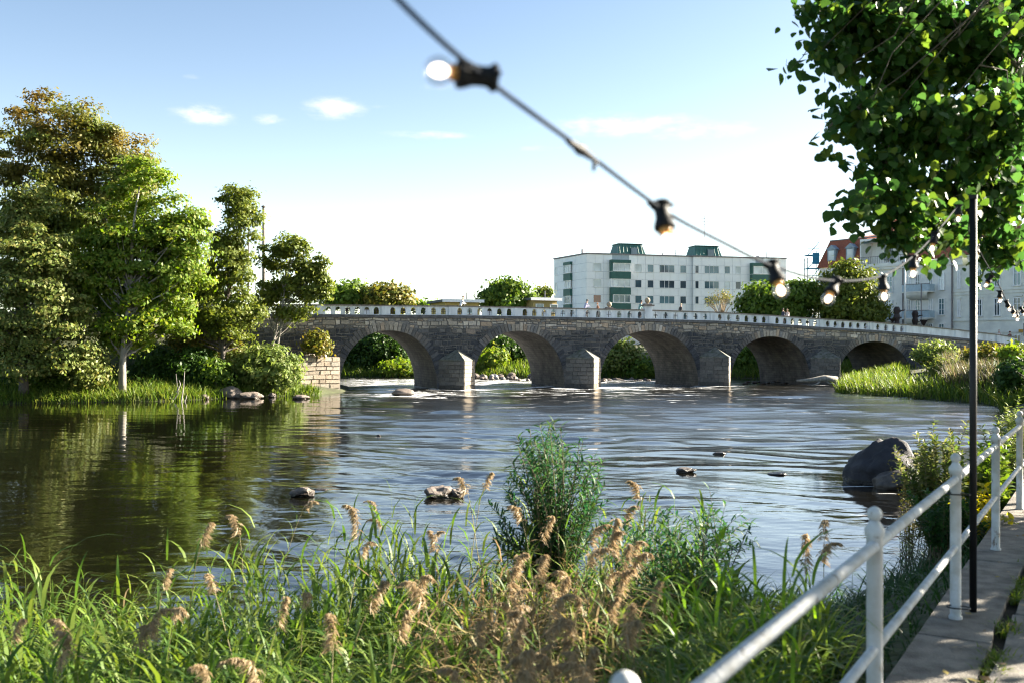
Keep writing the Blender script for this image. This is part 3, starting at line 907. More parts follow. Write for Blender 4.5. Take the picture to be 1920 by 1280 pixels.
def apartment_block():
    cx, cy = .075 * 175, 175.0
    f1 = Fr(cx, cy, .183 * 181 - cx, 181 - cy)
    lx, ly = .0423 * 186, 186.0
    fl = Fr(lx, ly, cx - lx, cy - ly)
    LEN1 = math.hypot(.183 * 181 - cx, 181 - cy); LENL = math.hypot(cx - lx, cy - ly)
    e1 = f1.p(LEN1, 0, 0)
    f2 = Fr(e1.x - .3, e1.y - .6, .2745 * 185.5 - e1.x, 185.5 - e1.y)
    LEN2 = f2.s_of(1474)
    root = empty('apartment_block', f1.p(LEN1 * .6, -6, 4), 'white panelled apartment block with dark green bays and two green roof huts', 'building')
    zt = 20.1; zb = 3.5
    rs = random.Random(5)
    # structural shell, behind the cladding
    mb = MB()
    base = [fl.p(0, -.06, zb), f1.p(0, -.06, zb), f1.p(LEN1, -.06, zb), f2.p(0, -.06, zb), f2.p(LEN2, -.06, zb), f2.p(LEN2, -13, zb), fl.p(0, -13, zb)]
    n = len(base); top = [v + Vector((0, 0, zt - zb)) for v in base]
    mb.add(base + top, [(i, (i + 1) % n, (i + 1) % n + n, i + n) for i in range(n)] + [tuple(range(n, 2 * n))])
    mb.build('wall', M_JOINT, root)
    Zr = []                                     # window rows: bottom, top heights
    for k in range(6):
        z1 = 18.55 - 2.79 * k; Zr.append((z1 - 1.42, z1))

    def zoom_s(fr, x): return fr.s_of(1030 + x / 4.085)
    T, D, Pg = M_TEALGLASS, M_DARKGLASS, M_PALEGLASS
    # cladding panels with gaps where windows sit
    def clad(fr, length, wins, bays, pw):
        """wins: (s0, s1) columns; one panel per grid cell, cut round the windows"""
        cols = [0.0]
        while cols[-1] < length - .1: cols.append(min(length, cols[-1] + pw))
        for k in range(6):
            zb_, zt_ = Zr[k]
            upper = zt if k == 0 else Zr[k - 1][0] - .06
            for a, b in zip(cols[:-1], cols[1:]):
                if any(a >= s0 - .05 and b <= s1 + .05 for s0, s1 in bays): continue
                if zb_ < 8: continue
                m = MB(); fr.box(m, a + .02, b - .02, -.05, .02, zt_ + .02, upper - .02); m.build('cladding_panel', M_PANEL, root)
                iv = [(a, b)]
                for s0, s1 in wins:
                    nx = []
                    for x, y in iv:
                        if y <= s0 or x >= s1: nx.append((x, y)); continue
                        if x < s0: nx.append((x, s0))
                        if y > s1: nx.append((s1, y))
                    iv = nx
                for x, y in iv:
                    if y - x < .08: continue
                    m = MB(); fr.box(m, x + .02, y - .02, -.05, .02, zb_ - .04, zt_ - .02); m.build('cladding_panel', M_PANEL, root)
    w1 = [(335, 398), (655, 708), (750, 800), (842, 960), (1000, 1050)]
    w1s = [tuple(zoom_s(f1, x) for x in w) for w in w1]; bay1 = tuple(zoom_s(f1, x) for x in (460, 610))
    w2 = [(1115, 1146), (1187, 1300), (1340, 1385), (1425, 1468)]
    w2s = [tuple(zoom_s(f2, x) for x in w) for w in w2]; bay2 = tuple(zoom_s(f2, x) for x in (1535, 1690))
    bayl = tuple(zoom_s(fl, x) for x in (125, 177)); bayl0 = tuple(max(0.05, zoom_s(fl, x)) for x in (42, 60))
    clad(f1, LEN1, w1s, [bay1], LEN1 / 13); clad(f2, LEN2, w2s, [bay2], LEN2 / 12); clad(fl, LENL, [bayl0], [bayl], LENL / 6)
    gl = {0: [Pg, Pg, T, T, T], 1: [Pg, D, D, D, D], 2: [None, T, T, T, D], 3: [T, D, T, D, T]}
    brick_glass = glass_mat('brick_red_glass', (.22, .07, .05))  # glass of a single window column, brick red
    for k in range(4):
        zb_, zt_ = Zr[k]
        for i, (a, b) in enumerate(w1s):
            g = gl[k][i] or brick_glass
            window(f1, a, b, zb_, zt_, root, g, bars=(.34, .62) if i == 3 else ())
        for i, (a, b) in enumerate(w2s):
            g = [D, T, Pg if k == 1 else T, Pg if k == 0 else D][i]
            window(f2, a, b, zb_, zt_, root, g, bars=(.36, .64) if i == 1 else ())
        window(fl, bayl0[0], bayl0[1], zb_, zt_, root, Pg)

    def bay(fr, s0, s1, d, nm):
        for k in range(4):
            zb_, zt_ = Zr[k]
            m = MB(); fr.box(m, s0, s1, -.02, d, zb_ - 1.32, zb_ - .08); m.build('balcony_front', M_GREEN, root)
            m = MB(); fr.box(m, s0 + .05, s1 - .05, -.02, d - .06, zb_ - .078, zb_); m.build('balcony_sill', M_FRAME, root)
            window(fr, s0 + .35, s1 - .05, zb_ + .05, zt_ + .04, root, Pg if k < 2 else T, d=d - .1, bars=(.5,) if s1 - s0 > 4 else (.34, .67), fw=.12)
            m = MB(); fr.box(m, s0, s0 + .3, -.02, d - .1, zb_, zt_ + .04); m.build('balcony_side', M_PANEL if k % 2 else M_GREEN, root)
            if k == 0:
                m = MB(); fr.box(m, s0, s1, -.02, d + .05, zt_ + .06, zt_ + .6); m.build('balcony_canopy', M_GREEN, root)
    bay(f1, *bay1, .9, 'bay'); bay(f2, *bay2, .9, 'bay'); bay(fl, *bayl, .5, 'bay')
    # eaves
    for fr, L_ in ((fl, LENL), (f1, LEN1), (f2, LEN2)):
        m = MB(); fr.box(m, -.1, L_ + .1, -.6, .16, zt + .002, zt + .22); m.build('roof_edge', M_ROOFDARK, root)
    # roof huts
    for fr, xa, xb, ya, yb in ((f1, 500, 785, 165, 86), (f2, 1092, 1372, 172, 100)):
        sa, sb = zoom_s(fr, xa), zoom_s(fr, xb); dd = -5.0
        sa += 1.5; h = 2.25; m = MB(); i_ = .6
        lo = [fr.p(sa, -2.2, zt), fr.p(sb, -2.2, zt), fr.p(sb, -6.5, zt), fr.p(sa, -6.5, zt)]
        hi = [fr.p(sa + i_, -3.0, zt + h), fr.p(sb - i_, -3.0, zt + h * .97), fr.p(sb - i_, -6, zt + h), fr.p(sa + i_, -6, zt + h)]
        m.add(lo + hi, [(0, 1, 5, 4), (1, 2, 6, 5), (2, 3, 7, 6), (3, 0, 4, 7), (4, 5, 6, 7)])
        hut = m.build('roof_hut', M_GREEN, root)
        m = MB(); sm = sa + (sb - sa) * .46; fr.box(m, sm, sm + 1.2, -2.5, -2.1, zt + .15, zt + 1.6); m.build('hatch', M_DARKGLASS, hut)
        m = MB(); fr.box(m, sa + i_ - .12, sb - i_ + .12, -6.1, -2.9, zt + h * .985 + .03, zt + h + .16); m.build('hut_roof', plain('dark_green_roof', (.022, .055, .05), .6, var=.2), hut)
        for q in range(7):
            x = sa + (sb - sa) * (q + .7) / 7.6; m = MB()
            m.tube([fr.p(x, -2.18, zt + .05), fr.p(x + (sm - x) * .06, -2.95, zt + h * .95)], .035, 4); m.build('seam', M_GREEN, hut)
    # roof pipes and the aerial
    for fr, x, hh, r in ((f1, 0.3, 1.1, .16), (f1, 7.2, 1.7, .09), (f1, 16, .9, .09), (f1, 18.6, 1.5, .06), (f2, 14.5, .7, .35), (f2, 16.3, 1.5, .07)):
        m = MB(); m.tube([fr.p(x, -3, zt), fr.p(x, -3, zt + hh)], r, 8); m.build('roof_pipe', M_ROOFDARK, root)
    xa = zoom_s(f2, 1296); m = MB(); m.tube([f2.p(xa, -6, zt + 3), f2.p(xa, -6, zt + 8.4)], .05, 6)
    for z_, l in ((7.8, .9), (7.2, 1.1), (6.6, .8)): m.tube([f2.p(xa - l, -6, zt + z_), f2.p(xa + l, -6, zt + z_ + .1)], .03, 5)
    m.build('aerial', M_ROOFDARK, root)


apartment_block()

M_PLASTER = plain('cream_plaster', (.74, .73, .69), .85, var=.10, scale=.8, dirt=(.62, .62, .6))
M_PLASTER2 = plain('ivory_plaster', (.72, .72, .66), .85, var=.10, scale=.8, dirt=(.6, .6, .56))
M_TILE = plain('red_roof_tile', (.27, .085, .05), .85, var=.35, scale=6, bump=.5, bscale=12)
M_SLATE = plain('grey_blue_metal', (.25, .32, .38), .6, var=.2)
M_BALC = plain('balcony_blue', (.40, .50, .57), .7, var=.15)


def town_house():
    fr = Fr(51.3, 143.0, .6, -.8)
    L0, L1 = fr.s_of(1537), fr.s_of(1786)
    root = empty('town_house', fr.p((L0 + L1) / 2, -6, 4), 'cream plastered town house with red mansard roof, dormers and a roof terrace', 'building')
    zc = 15.6
    m = MB(); fr.box(m, L0, L1, -13, 0, 3.0, zc); m.build('wall', M_PLASTER, root)
    s_t0, s_t1 = fr.s_of(1614), fr.s_of(1700)
    # cornice, downpipes
    m = MB(); fr.box(m, s_t0 - .1, L1 - .02, -.05, .45, zc - .55, zc - .25); fr.box(m, s_t0 - .1, L1 - .02, -.05, .3, zc - .9, zc - .552); m.build('cornice', M_PLASTER, root)
    for px in (1694, 1786):
        s = fr.s_of(px); m = MB(); m.tube([fr.p(s, .16, 3.5), fr.p(s, .16, zc - .9), fr.p(s + .1, .35, zc - .3), fr.p(s + .1, .4, zc)], .1, 8); m.build('downpipe', M_ROOFDARK, root)
    # windows: columns (zoom pixels) and rows
    zx = lambda x: fr.s_of(1480 + x / 4.266)
    rows = [(4.6, 6.9), (8.05, 10.3), (11.4, 13.7)]
    cols = [(700, 735), (780, 830), (945, 975), (1010, 1052), (1118, 1150), (1197, 1245)]
    glass = {(0, 0): M_DARKGLASS, (1, 0): M_PALEGLASS, (2, 0): M_PALEGLASS, (3, 0): M_DARKGLASS, (4, 0): M_DARKGLASS, (5, 0): M_TEALGLASS, (5, 1): M_TEALGLASS}
    for i, (a, b) in enumerate(cols):
        for k, (z0, z1) in enumerate(rows):
            window(fr, zx(a), zx(b), z0 - (.5 if i == 3 else 0), z1, root, glass.get((i, k), [M_PALEGLASS, M_TEALGLASS, M_DARKGLASS][(i * 2 + k) % 3]), d=.1, bars=(.5,), hbars=(.33, .66), fw=.1)
    # balconies with rounded soffits
    for (xa, xb, z0) in ((950, 1163, 11.15), (950, 1163, 7.55), (752, 836, 7.3)):
        a, b = zx(xa), zx(xb); m = MB(); fr.box(m, a, b, 0, 1.5, z0, z0 + .16); o = m.build('balcony', M_PLASTER, root)
        m = MB()
        for k in range(5):
            t0, t1 = k / 5, (k + 1) / 5
            f = lambda t: (1.4 * math.cos(t * 1.45), -1.0 * math.sin(t * 1.45))
            d0, h0 = f(t0); d1, h1 = f(t1)
            m.add([fr.p(a + .2 + t0 * .5, d0, z0 + h0), fr.p(b - .2 - t0 * .5, d0, z0 + h0), fr.p(b - .2 - t1 * .5, d1, z0 + h1), fr.p(a + .2 + t1 * .5, d1, z0 + h1)], [(0, 1, 2, 3)])
        m.build('soffit', M_PLASTER, o)
        m = MB(); fr.box(m, a, b, 1.42, 1.48, z0 + .17, z0 + 1.1); fr.box(m, a, a + .06, .02, 1.41, z0 + .17, z0 + 1.1); fr.box(m, b - .06, b, .02, 1.41, z0 + .17, z0 + 1.1)
        m.build('balcony_screen', M_BALC, o)
        m = MB(); fr.box(m, a - .05, b + .05, 1.36, 1.54, z0 + 1.102, z0 + 1.17); m.build('handrail', M_ROOFDARK, o)
    s = zx(1106); m = MB(); m.tube([fr.p(s, 1.55, 3.8), fr.p(s, 1.55, 12.3)], .06, 6); m.build('balcony_post', M_ROOFDARK, root)
    # mansard: steep tiled slope, hipped at the left, flatter top; the terrace is cut into it
    zk, zr = zc + 4.1, 20.6
    a0, a1 = L0 - .3, s_t0
    hip = 2.2
    roof = MB()
    roof.add([fr.p(a0, .3, zc), fr.p(a1, .3, zc), fr.p(a1 + .0, -1.6, zk), fr.p(a0 + hip * .45, -1.6, zk)], [(0, 1, 2, 3)])
    roof.add([fr.p(a0, -13.3, zc), fr.p(a0, .3, zc), fr.p(a0 + hip * .45, -1.6, zk), fr.p(a0 + hip * .45, -11.5, zk)], [(0, 1, 2, 3)])
    roof.add([fr.p(a0 + hip * .45, -1.6, zk), fr.p(L1, -1.6, zk), fr.p(L1, -6.5, zr), fr.p(a0 + 4.6, -6.5, zr)], [(0, 1, 2, 3)])
    roof.add([fr.p(a0 + hip * .45, -11.5, zk), fr.p(a0 + hip * .45, -1.6, zk), fr.p(a0 + 4.6, -6.5, zr)], [(0, 1, 2)])
    roof.add([fr.p(L1, -11.5, zk), fr.p(a0 + hip * .45, -11.5, zk), fr.p(a0 + 4.6, -6.5, zr), fr.p(L1, -6.5, zr)], [(0, 1, 2, 3)])
    roof.add([fr.p(s_t1, .3, zc), fr.p(L1, .3, zc), fr.p(L1, -1.6, zk), fr.p(s_t1, -1.6, zk)], [(0, 1, 2, 3)])
    roof.add([fr.p(L1, .3, zc), fr.p(L1, -13, zc), fr.p(L1, -11.5, zk), fr.p(L1, -6.5, zr), fr.p(L1, -1.6, zk)], [(0, 1, 2, 3, 4)])
    ro = roof.build('roof', M_TILE, root)
    m = MB(); m.tube([fr.p(a0 + hip * .45, -1.58, zk), fr.p(s_t1, -1.58, zk)], .1, 6); m.build('roof_fold', M_ROOFDARK, ro)
    # chimney
    s = fr.s_of(1625); m = MB(); fr.box(m, s - .6, s + .5, -7, -6, zr - .4, zr + 1.8); fr.box(m, s - .7, s + .6, -7.1, -5.9, zr + 1.802, zr + 2.0); m.build('chimney', plain('chimney_brick', (.25, .10, .07), .9, var=.3), ro)
    # dormers
    for px in (1558, 1593):
        s = fr.s_of(px); m = MB(); w = .7
        fr.box(m, s - w, s + w, -1.5, -.12, zc + .9, zc + 2.6)
        d = m.build('dormer', M_SLATE, ro)
        m = MB(); m.add([fr.p(s - w - .2, 0, zc + 2.6), fr.p(s + w + .2, 0, zc + 2.6), fr.p(s, 0, zc + 3.3), fr.p(s - w - .2, -1.6, zc + 2.6), fr.p(s + w + .2, -1.6, zc + 2.6), fr.p(s, -1.6, zc + 3.3)],
                         [(0, 1, 2), (0, 2, 5, 3), (1, 4, 5, 2), (0, 3, 4, 1)]); m.build('dormer_gable', M_SLATE, d)
        m = MB(); fr.box(m, s - .48, s + .48, -.118, -.07, zc + 1.05, zc + 2.45); m.build('pane', M_PALEGLASS, d)
    # roof terrace
    m = MB(); fr.box(m, s_t0, s_t1, -2.8, -2.6, zc, zc + 3.6); fr.box(m, s_t0, s_t0 + .15, -2.598, .2, zc, zc + 3.4); fr.box(m, s_t1 - .15, s_t1, -2.598, .2, zc, zc + 3.4)
    t = m.build('terrace', plain('terrace_white', (.8, .8, .79), .8, var=.06), root)
    m = MB(); fr.box(m, s_t0 + .152, s_t1 - .152, -2.4, .42, zc + 3.3, zc + 3.62); m.build('terrace_fascia', M_FRAME, t)
    for f in (.3, .78):
        x = s_t0 + (s_t1 - s_t0) * f; m = MB(); fr.box(m, x, x + 1.3, -2.6, -2.5, zc + .5, zc + 2.8); m.build('terrace_door', M_DARKGLASS, t)
    x = s_t0 + (s_t1 - s_t0) * .55; m = MB(); m.tube([fr.p(x - .4, -1.2, zc + .2), fr.p(x + .3, -1.2, zc + 3.3)], .07, 6); m.build('terrace_strut', M_ROOFDARK, t)
    m = MB(); n = 20
    for k in range(n + 1):
        x = s_t0 + (s_t1 - s_t0) * k / n; m.tube([fr.p(x, .3, zc), fr.p(x, .3, zc + 1.0)], .025, 4)
    m.tube([fr.p(s_t0, .3, zc + 1.0), fr.p(s_t1, .3, zc + 1.0)], .035, 5); m.build('terrace_railing', M_ROOFDARK, t)
    return fr, L1, zc


def ivory_house(fr, L1, zc):
    La = L1 + .1; Lb = La + 26
    root = empty('corner_house', fr.p((La + Lb) / 2, -6, 4), 'ivory house with banded plaster and arched lower windows behind the string lights', 'building')
    zt = 15.9
    m = MB(); fr.box(m, La, Lb, -13, -.02, 2.5, zt); m.build('wall', M_PLASTER2, root)
    for z in (5.55, 7.15, 10.6, 11.0, 14.6, 15.6):
        m = MB(); fr.box(m, La, Lb, -.04, .12 if z < 14 else .35, z, z + .17); m.build('string_course', M_PLASTER2, root)
    for k in range(7):
        z = 3.4 + k * .3; m = MB()
        fr.box(m, La, Lb, -.04, .02, z, z + .265); m.build('plaster_band', M_PLASTER2, root)
    r = MB(); r.add([fr.p(La, .5, zt), fr.p(Lb, .5, zt), fr.p(Lb, -6.5, zt + 4), fr.p(La, -6.5, zt + 4), fr.p(La, -13.4, zt), fr.p(Lb, -13.4, zt)], [(0, 1, 2, 3), (3, 2, 5, 4), (0, 3, 4), (1, 5, 2)]); r.build('roof', M_TILE, root)
    zx = lambda x: fr.s_of(1480 + x / 4.266)
    for a, b in ((1348, 1372), (1500, 1546), (1640, 1690), (1795, 1860), (1990, 2060), (2220, 2300)):
        s0, s1 = zx(a), zx(b)
        window(fr, s0, s1, 7.75, 10.0, root, M_DARKGLASS, d=.1, bars=(.5,), hbars=(.66,), fw=.12)
        window(fr, s0, s1, 11.5, 13.9, root, M_TEALGLASS, d=.1, bars=(.5,), hbars=(.66,), fw=.12)
        m = MB(); fr.box(m, s0 - .1, s1 + .1, .01, .2, 10.1, 10.3); m.build('window_hood', M_PLASTER2, root)
        window(fr, s0 + .1, s1, 4.2, 5.35, root, M_DARKGLASS, d=.1, bars=(.5,), fw=.1)
    m = MB(); fr.box(m, zx(1862), zx(2010), .02, .9, 5.6, 5.95); m.build('awning', plain('ochre_canvas', (.45, .25, .05), .8), root)


_f, _l, _z = town_house()
ivory_house(_f, _l, _z)


def low_house(px0, px1, pyt, Y, label, wallc, seed):
    a = P(px0, pyt, Y); b = P(px1, pyt, Y + 2)
    fr = Fr(a.x, a.y, b.x - a.x, b.y - a.y); L_ = (b - a).length; zt = a.z - .35
    root = empty('low_house', fr.p(L_ / 2, -4, 4), label, 'house')
    m = MB(); fr.box(m, .5, L_ - .5, -7, 0, 3.6, zt); m.build('wall', plain('ochre_wall%d' % seed, wallc, .85, var=.1), root)
    m = MB(); fr.box(m, 0, L_, -7.4, .5, zt + .002, zt + .32); ro = m.build('roof', plain('flat_roof_felt', (.10, .11, .12), .8, var=.2), root)
    m = MB(); fr.box(m, -.05, L_ + .05, .502, .56, zt - .05, zt + .34); m.build('fascia', M_FRAME, ro)
    m = MB(); m.tube([fr.p(L_ * .72, -2, zt + .3), fr.p(L_ * .72, -2, zt + 1.4)], .08, 6); m.build('chimney_pipe', M_ROOFDARK, ro)
    for k in range(int(L_ / 2.2)):
        x = .9 + k * 2.2; window(fr, x, x + 1.2, zt - 1.6, zt - .5, root, M_TEALGLASS, d=.1)


low_house(828, 905, 561, 132, 'low ochre house with flat white edged roof beyond the cyclist in white', (.42, .31, .10), 1)
low_house(993, 1050, 558, 136, 'low ochre house with dark roof beside the white apartment block', (.40, .30, .12), 2)


def scaffold():
    b = P(1514, 600, 150); root = empty('scaffold_tower', (b.x, 150, 4), 'blue netted scaffold tower against the end of the red roofed house', 'scaffold')
    w = 1.75; z0, z1 = 4.0, 18.4
    m = MB()
    for x in (0, w):
        for y in (0, 1.4): m.tube([(b.x + x, 150 + y, z0), (b.x + x, 150 + y, z1 if x else z1 - 1.2)], .08, 5)
    m.build('pole', plain('galvanised', (.4, .43, .45), .5), root)
    net = plain('blue_net', (.03, .22, .36), .7)
    for k in range(7):
        z = 5.5 + k * 2.0; m = MB(); m.box(b.x - .1, b.x + w + .1, 149.9, 151.5, z, z + .12); m.build('deck', net, root)
        m = MB(); m.tube([(b.x, 149.95, z), (b.x + w, 149.95, z + 2)], .06, 4); m.tube([(b.x, 149.95, z + 1), (b.x + w, 149.95, z + 1)], .055, 4); m.build('brace', net, root)
    m = MB(); m.box(b.x + .75, b.x + w, 149.88, 149.93, 16.2, 17.9); m.build('net', net, root)


scaffold()


# white flagpoles, the utility pole and a lamp behind the trees
def pole(name, px, pyt, pyb, Y, r, mat, label, cat):
    a, b = P(px, pyb, Y), P(px, pyt, Y)
    root = empty(name, a, label, cat)
    m = MB(); m.tube([a, b], [r, r * .7], 10); m.build('shaft', mat, root, smooth=True)
    m = MB(); m.lathe([(.02, 0), (r * 1.3, .05), (r * 1.3, .15), (.02, .25)], 10, Matrix.Translation(b)); m.build('knob', mat, root)
    return root


pole('flagpole', 1697, 470, 612, 125, .14, M_FRAME, 'tall white flagpole before the rounded balconies of the cream house', 'flagpole')
pole('flagpole', 1828, 505, 625, 120, .12, M_FRAME, 'slim white flagpole before the ivory house next to the black string light pole', 'flagpole')
up = pole('utility_pole', 494, 390, 640, 98, .16, M_BARK, 'bare dark wooden utility pole rising behind the small riverside tree', 'utility pole')
lp = pole('street_lamp', 466, 416, 600, 96, .07, M_BARK, 'thin street lamp with a small hanging lantern among the left treetops', 'street lamp')
m = MB(); a = P(466, 420, 96); c = P(479, 419, 96); m.tube([a, c + Vector((0, 0, .15))], .03, 6); m.build('arm', M_BARK, lp)
m = MB(); m.lathe([(.02, .15), (.1, .1), (.28, -.25), (.26, -.3), (.02, -.3)], 12, Matrix.Translation(c)); m.build('lantern', M_SLATE, lp)


# ------------------------------------------------------------------ people and bicycles
def skinned(name, pts, edges, rad, mat, parent=None, sub=1):
    me = bpy.data.meshes.new(name); me.from_pydata([tuple(p) for p in pts], edges, [])
    o = link(name, me, parent, mat)
    bm = bmesh.new(); bm.from_mesh(me); sk = bm.verts.layers.skin.verify(); bm.verts.ensure_lookup_table()
    for i, r in enumerate(rad): bm.verts[i][sk].radius = r if hasattr(r, '__len__') else (r, r)
    bm.verts[0][sk].use_root = True; bm.to_mesh(me); bm.free()
    o.modifiers.new('skin', 'SKIN'); s = o.modifiers.new('sub', 'SUBSURF'); s.levels = sub; s.render_levels = sub
    return o


def body_mat(name, shirt, trousers, skin=(.45, .27, .19), z=(.47, .80)):
    m, N, L, b = new_mat(name)
    tc = N.new('ShaderNodeTexCoord'); sp = N.new('ShaderNodeSeparateXYZ'); L.new(tc.outputs['Generated'], sp.inputs[0])
    r = ramp(N, [(0, (.04, .035, .03)), (.05, trousers), (z[0], shirt), (z[1], skin)]); r.color_ramp.interpolation = 'CONSTANT'
    L.new(sp.outputs[2], r.inputs[0]); L.new(r.outputs[0], b.inputs['Base Color']); b.inputs['Roughness'].default_value = .8
    return m


PEOPLE = []


def person(loc, face, shirt, trousers, hair, label, pose='walk', h=1.74, group=None):
    """face: heading in degrees; the figure is built looking along +X and turned"""
    k = h / 1.74
    root = empty('person', loc, label, 'person', group)
    st = .2 if pose == 'walk' else .05
    ln = .12 if pose == 'ride' else .02
    if pose == 'ride':
        pts = [(0, 0, 1.0), (.10, 0, 1.2), (.2, 0, 1.42), (.24, 0, 1.52), (.29, 0, 1.68), (.15, .17, 1.40), (.33, .2, 1.18), (.52, .2, 1.08), (.15, -.17, 1.40), (.33, -.2, 1.18), (.52, -.2, 1.08),
               (.0, .1, .93), (.36, .1, .72), (.22, .1, .3), (.36, .1, .27), (.0, -.1, .93), (.22, -.1, .52), (.02, -.1, .12), (.16, -.1, .09)]
    else:
        pts = [(0, 0, .98), (.01, 0, 1.18), (ln, 0, 1.40), (ln + .02, 0, 1.50), (ln + .05, 0, 1.64), (ln, .19, 1.38), (-.06, .25, 1.12), (.04, .26, .88), (ln, -.19, 1.38), (.04, -.25, 1.12), (.16, -.24, .90),
               (0, .1, .92), (st * .6, .1, .5), (st, .1, .08), (st + .15, .11, .04), (0, -.1, .92), (-st * .3, -.1, .5), (-st, -.1, .1), (-st + .14, -.11, .04)]
    E = [(0, 1), (1, 2), (2, 3), (3, 4), (2, 5), (5, 6), (6, 7), (2, 8), (8, 9), (9, 10), (0, 11), (11, 12), (12, 13), (13, 14), (0, 15), (15, 16), (16, 17), (17, 18)]
    rad = [(.15, .13), (.14, .12), (.15, .12), .055, (.095, .1), .07, .048, .036, .07, .048, .036, .1, .068, .045, .04, .1, .068, .045, .04]
    c, s = math.cos(R(face)), math.sin(R(face))
    W = lambda p: Vector((loc[0] + k * (p[0] * c - p[1] * s), loc[1] + k * (p[0] * s + p[1] * c), loc[2] + k * p[2]))
    skinned('body', [W(p) for p in pts], E, [tuple(k * q for q in r) if hasattr(r, '__len__') else r * k for r in rad], body_mat('clothes', shirt, trousers, z=(.54, .85)), root)
    hd = W((pts[4][0] - .015, 0, pts[4][2] + .045))
    m = MB(); m.lathe([(.01, .125 * k), (.06 * k, .115 * k), (.105 * k, .06 * k), (.112 * k, 0), (.1 * k, -.03 * k), (.02, -.02 * k)], 10, Matrix.Translation(hd)); m.build('hair', plain('hair%d' % len(PEOPLE), hair, .7), root, smooth=True)
    nz_ = W((pts[4][0] + .105, 0, pts[4][2])); m = MB(); m.lathe([(.004, -.02), (.018, -.015), (.012, .02), (.003, .03)], 6, Matrix.Translation(nz_)); m.build('nose', plain('skin', (.45, .27, .19), .6), root)
    PEOPLE.append(root); return root


def make_bicycle(loc, ang, frame, label, group=None):
    root = empty('bicycle', (0, 0, 0), label, 'bicycle', group)
    mat = plain('cycle_%d' % int(sum(frame) * 1000), frame, .35, var=.2)
    for x in (-.52, .54):
        m = MB(); n = 20
        m.tube([(x + .33 * math.cos(2 * math.pi * k / n), 0, .34 + .33 * math.sin(2 * math.pi * k / n)) for k in range(n + 1)], .02, 5, cap=False)
        w = m.build('wheel', M_RUBBER, root)
        m = MB()
        for k in range(8):
            a = math.pi * k / 4; m.tube([(x, 0, .34), (x + .32 * math.cos(a), 0, .34 + .32 * math.sin(a))], .004, 3)
        m.build('spokes', plain('galvanised', (.4, .43, .45), .5), w)
    m = MB()
    for a, b in (((-.52, 0, .34), (-.12, 0, .3)), ((-.12, 0, .3), (-.24, 0, .85)), ((-.52, 0, .34), (-.22, 0, .78)), ((-.12, 0, .3), (.38, 0, .72)), ((-.21, 0, .74), (.36, 0, .85)), ((.54, 0, .34), (.36, 0, .98))): m.tube([a, b], .018, 6)
    m.build('frame', mat, root)
    m = MB(); m.tube([(.28, .28, 1.0), (.37, .1, 1.05), (.37, -.1, 1.05), (.28, -.28, 1.0)], .014, 6); m.build('handlebar', M_BLACK, root)
    m = MB(); m.tube([(-.38, 0, .88), (-.25, 0, .9), (-.1, 0, .88)], [.08, .07, .03], 8); m.build('saddle', M_BLACK, root)
    root.location = loc; root.rotation_euler = (0, 0, R(ang))
    return root


def on_deck(px, d):
    s = BR.s_of(px); p = BR.p(s, d, 0); s2 = (( (px - 960) / F * p.y - p.x) / (BR.u[0] - (px - 960) / F * BR.u[1])) + s
    p = BR.p(s2, d, 0); p.z = top_z(s2) - PARA; return p


LIL, WHT = (.48, .46, .62), (.78, .78, .80)
for px, d, hd, sh, tr, hr, ps, hh, lb in [
    (863, -2.0, 18, WHT, (.05, .06, .1), (.25, .13, .08), 'ride', 1.75, 'cyclist in a white shirt leaning forward in front of the low ochre house'),
    (1096, -2.2, 18, LIL, (.12, .10, .1), (.03, .025, .02), 'ride', 1.72, 'cyclist in a lilac shirt left of the lower stone ball'),
    (1121, -1.2, 198, (.35, .16, .08), (.04, .04, .06), (.42, .18, .07), 'walk', 1.42, 'short red haired pedestrian showing only a head above the parapet'),
    (1198, -1.7, 18, (.20, .36, .33), (.10, .08, .07), (.03, .022, .02), 'ride', 1.74, 'cyclist in a grey green shirt just before the tall stone ball pillar'),
    (1276, -1.2, 18, (.03, .03, .035), (.03, .03, .04), (.62, .50, .33), 'walk', 1.58, 'fair haired pedestrian in black right of the stone ball pillar'),
    (1469, -1.5, 198, (.03, .04, .07), (.05, .05, .06), (.06, .04, .03), 'walk', 1.68, 'pedestrian in dark clothes beside another under the hanging bulbs'),
    (1477, -1.1, 198, (.75, .60, .52), (.3, .25, .22), (.36, .25, .15), 'walk', 1.60, 'pedestrian in pale clothes close behind one in dark clothes')]:
    p = on_deck(px, d); person(p, hd, sh, tr, hr, lb, ps, hh, 'people crossing the bridge')
    if ps == 'ride': make_bicycle(p, hd, (.25, .05, .04) if px == 1198 else (.05, .05, .06), {863: 'dark bicycle under the cyclist in the white shirt', 1096: 'dark bicycle under the cyclist in the lilac shirt', 1198: 'reddish bicycle under the cyclist in the green shirt'}[px], 'bicycles ridden over the bridge')

# the approach road at the right end and two people walking on it
ROADZ = top_z(BR.s_of(1905)) - PARA
m = MB(); sA, sB = S1 + .02, S1 + 60
m.hexa([BR.p(sA, 1.5, 2.0), BR.p(sB, 1.5, 2.0), BR.p(sB, -BW - 4, 2.0), BR.p(sA, -BW - 4, 2.0), BR.p(sA, 1.5, ROADZ), BR.p(sB, 1.5, ROADZ), BR.p(sB, -BW - 4, ROADZ), BR.p(sA, -BW - 4, ROADZ)])
tag(m.build('approach_road', M_ASPH), 'street running on from the right end of the bridge', kind='structure')
m = MB(); sA, sB = S0 - 60, S0 - .02; z_ = top_z(S0) - PARA
m.hexa([BR.p(sA, 0, z_ - .3), BR.p(sB, 0, z_ - .3), BR.p(sB, -BW, z_ - .3), BR.p(sA, -BW, z_ - .3), BR.p(sA, 0, z_), BR.p(sB, 0, z_), BR.p(sB, -BW, z_), BR.p(sA, -BW, z_)])
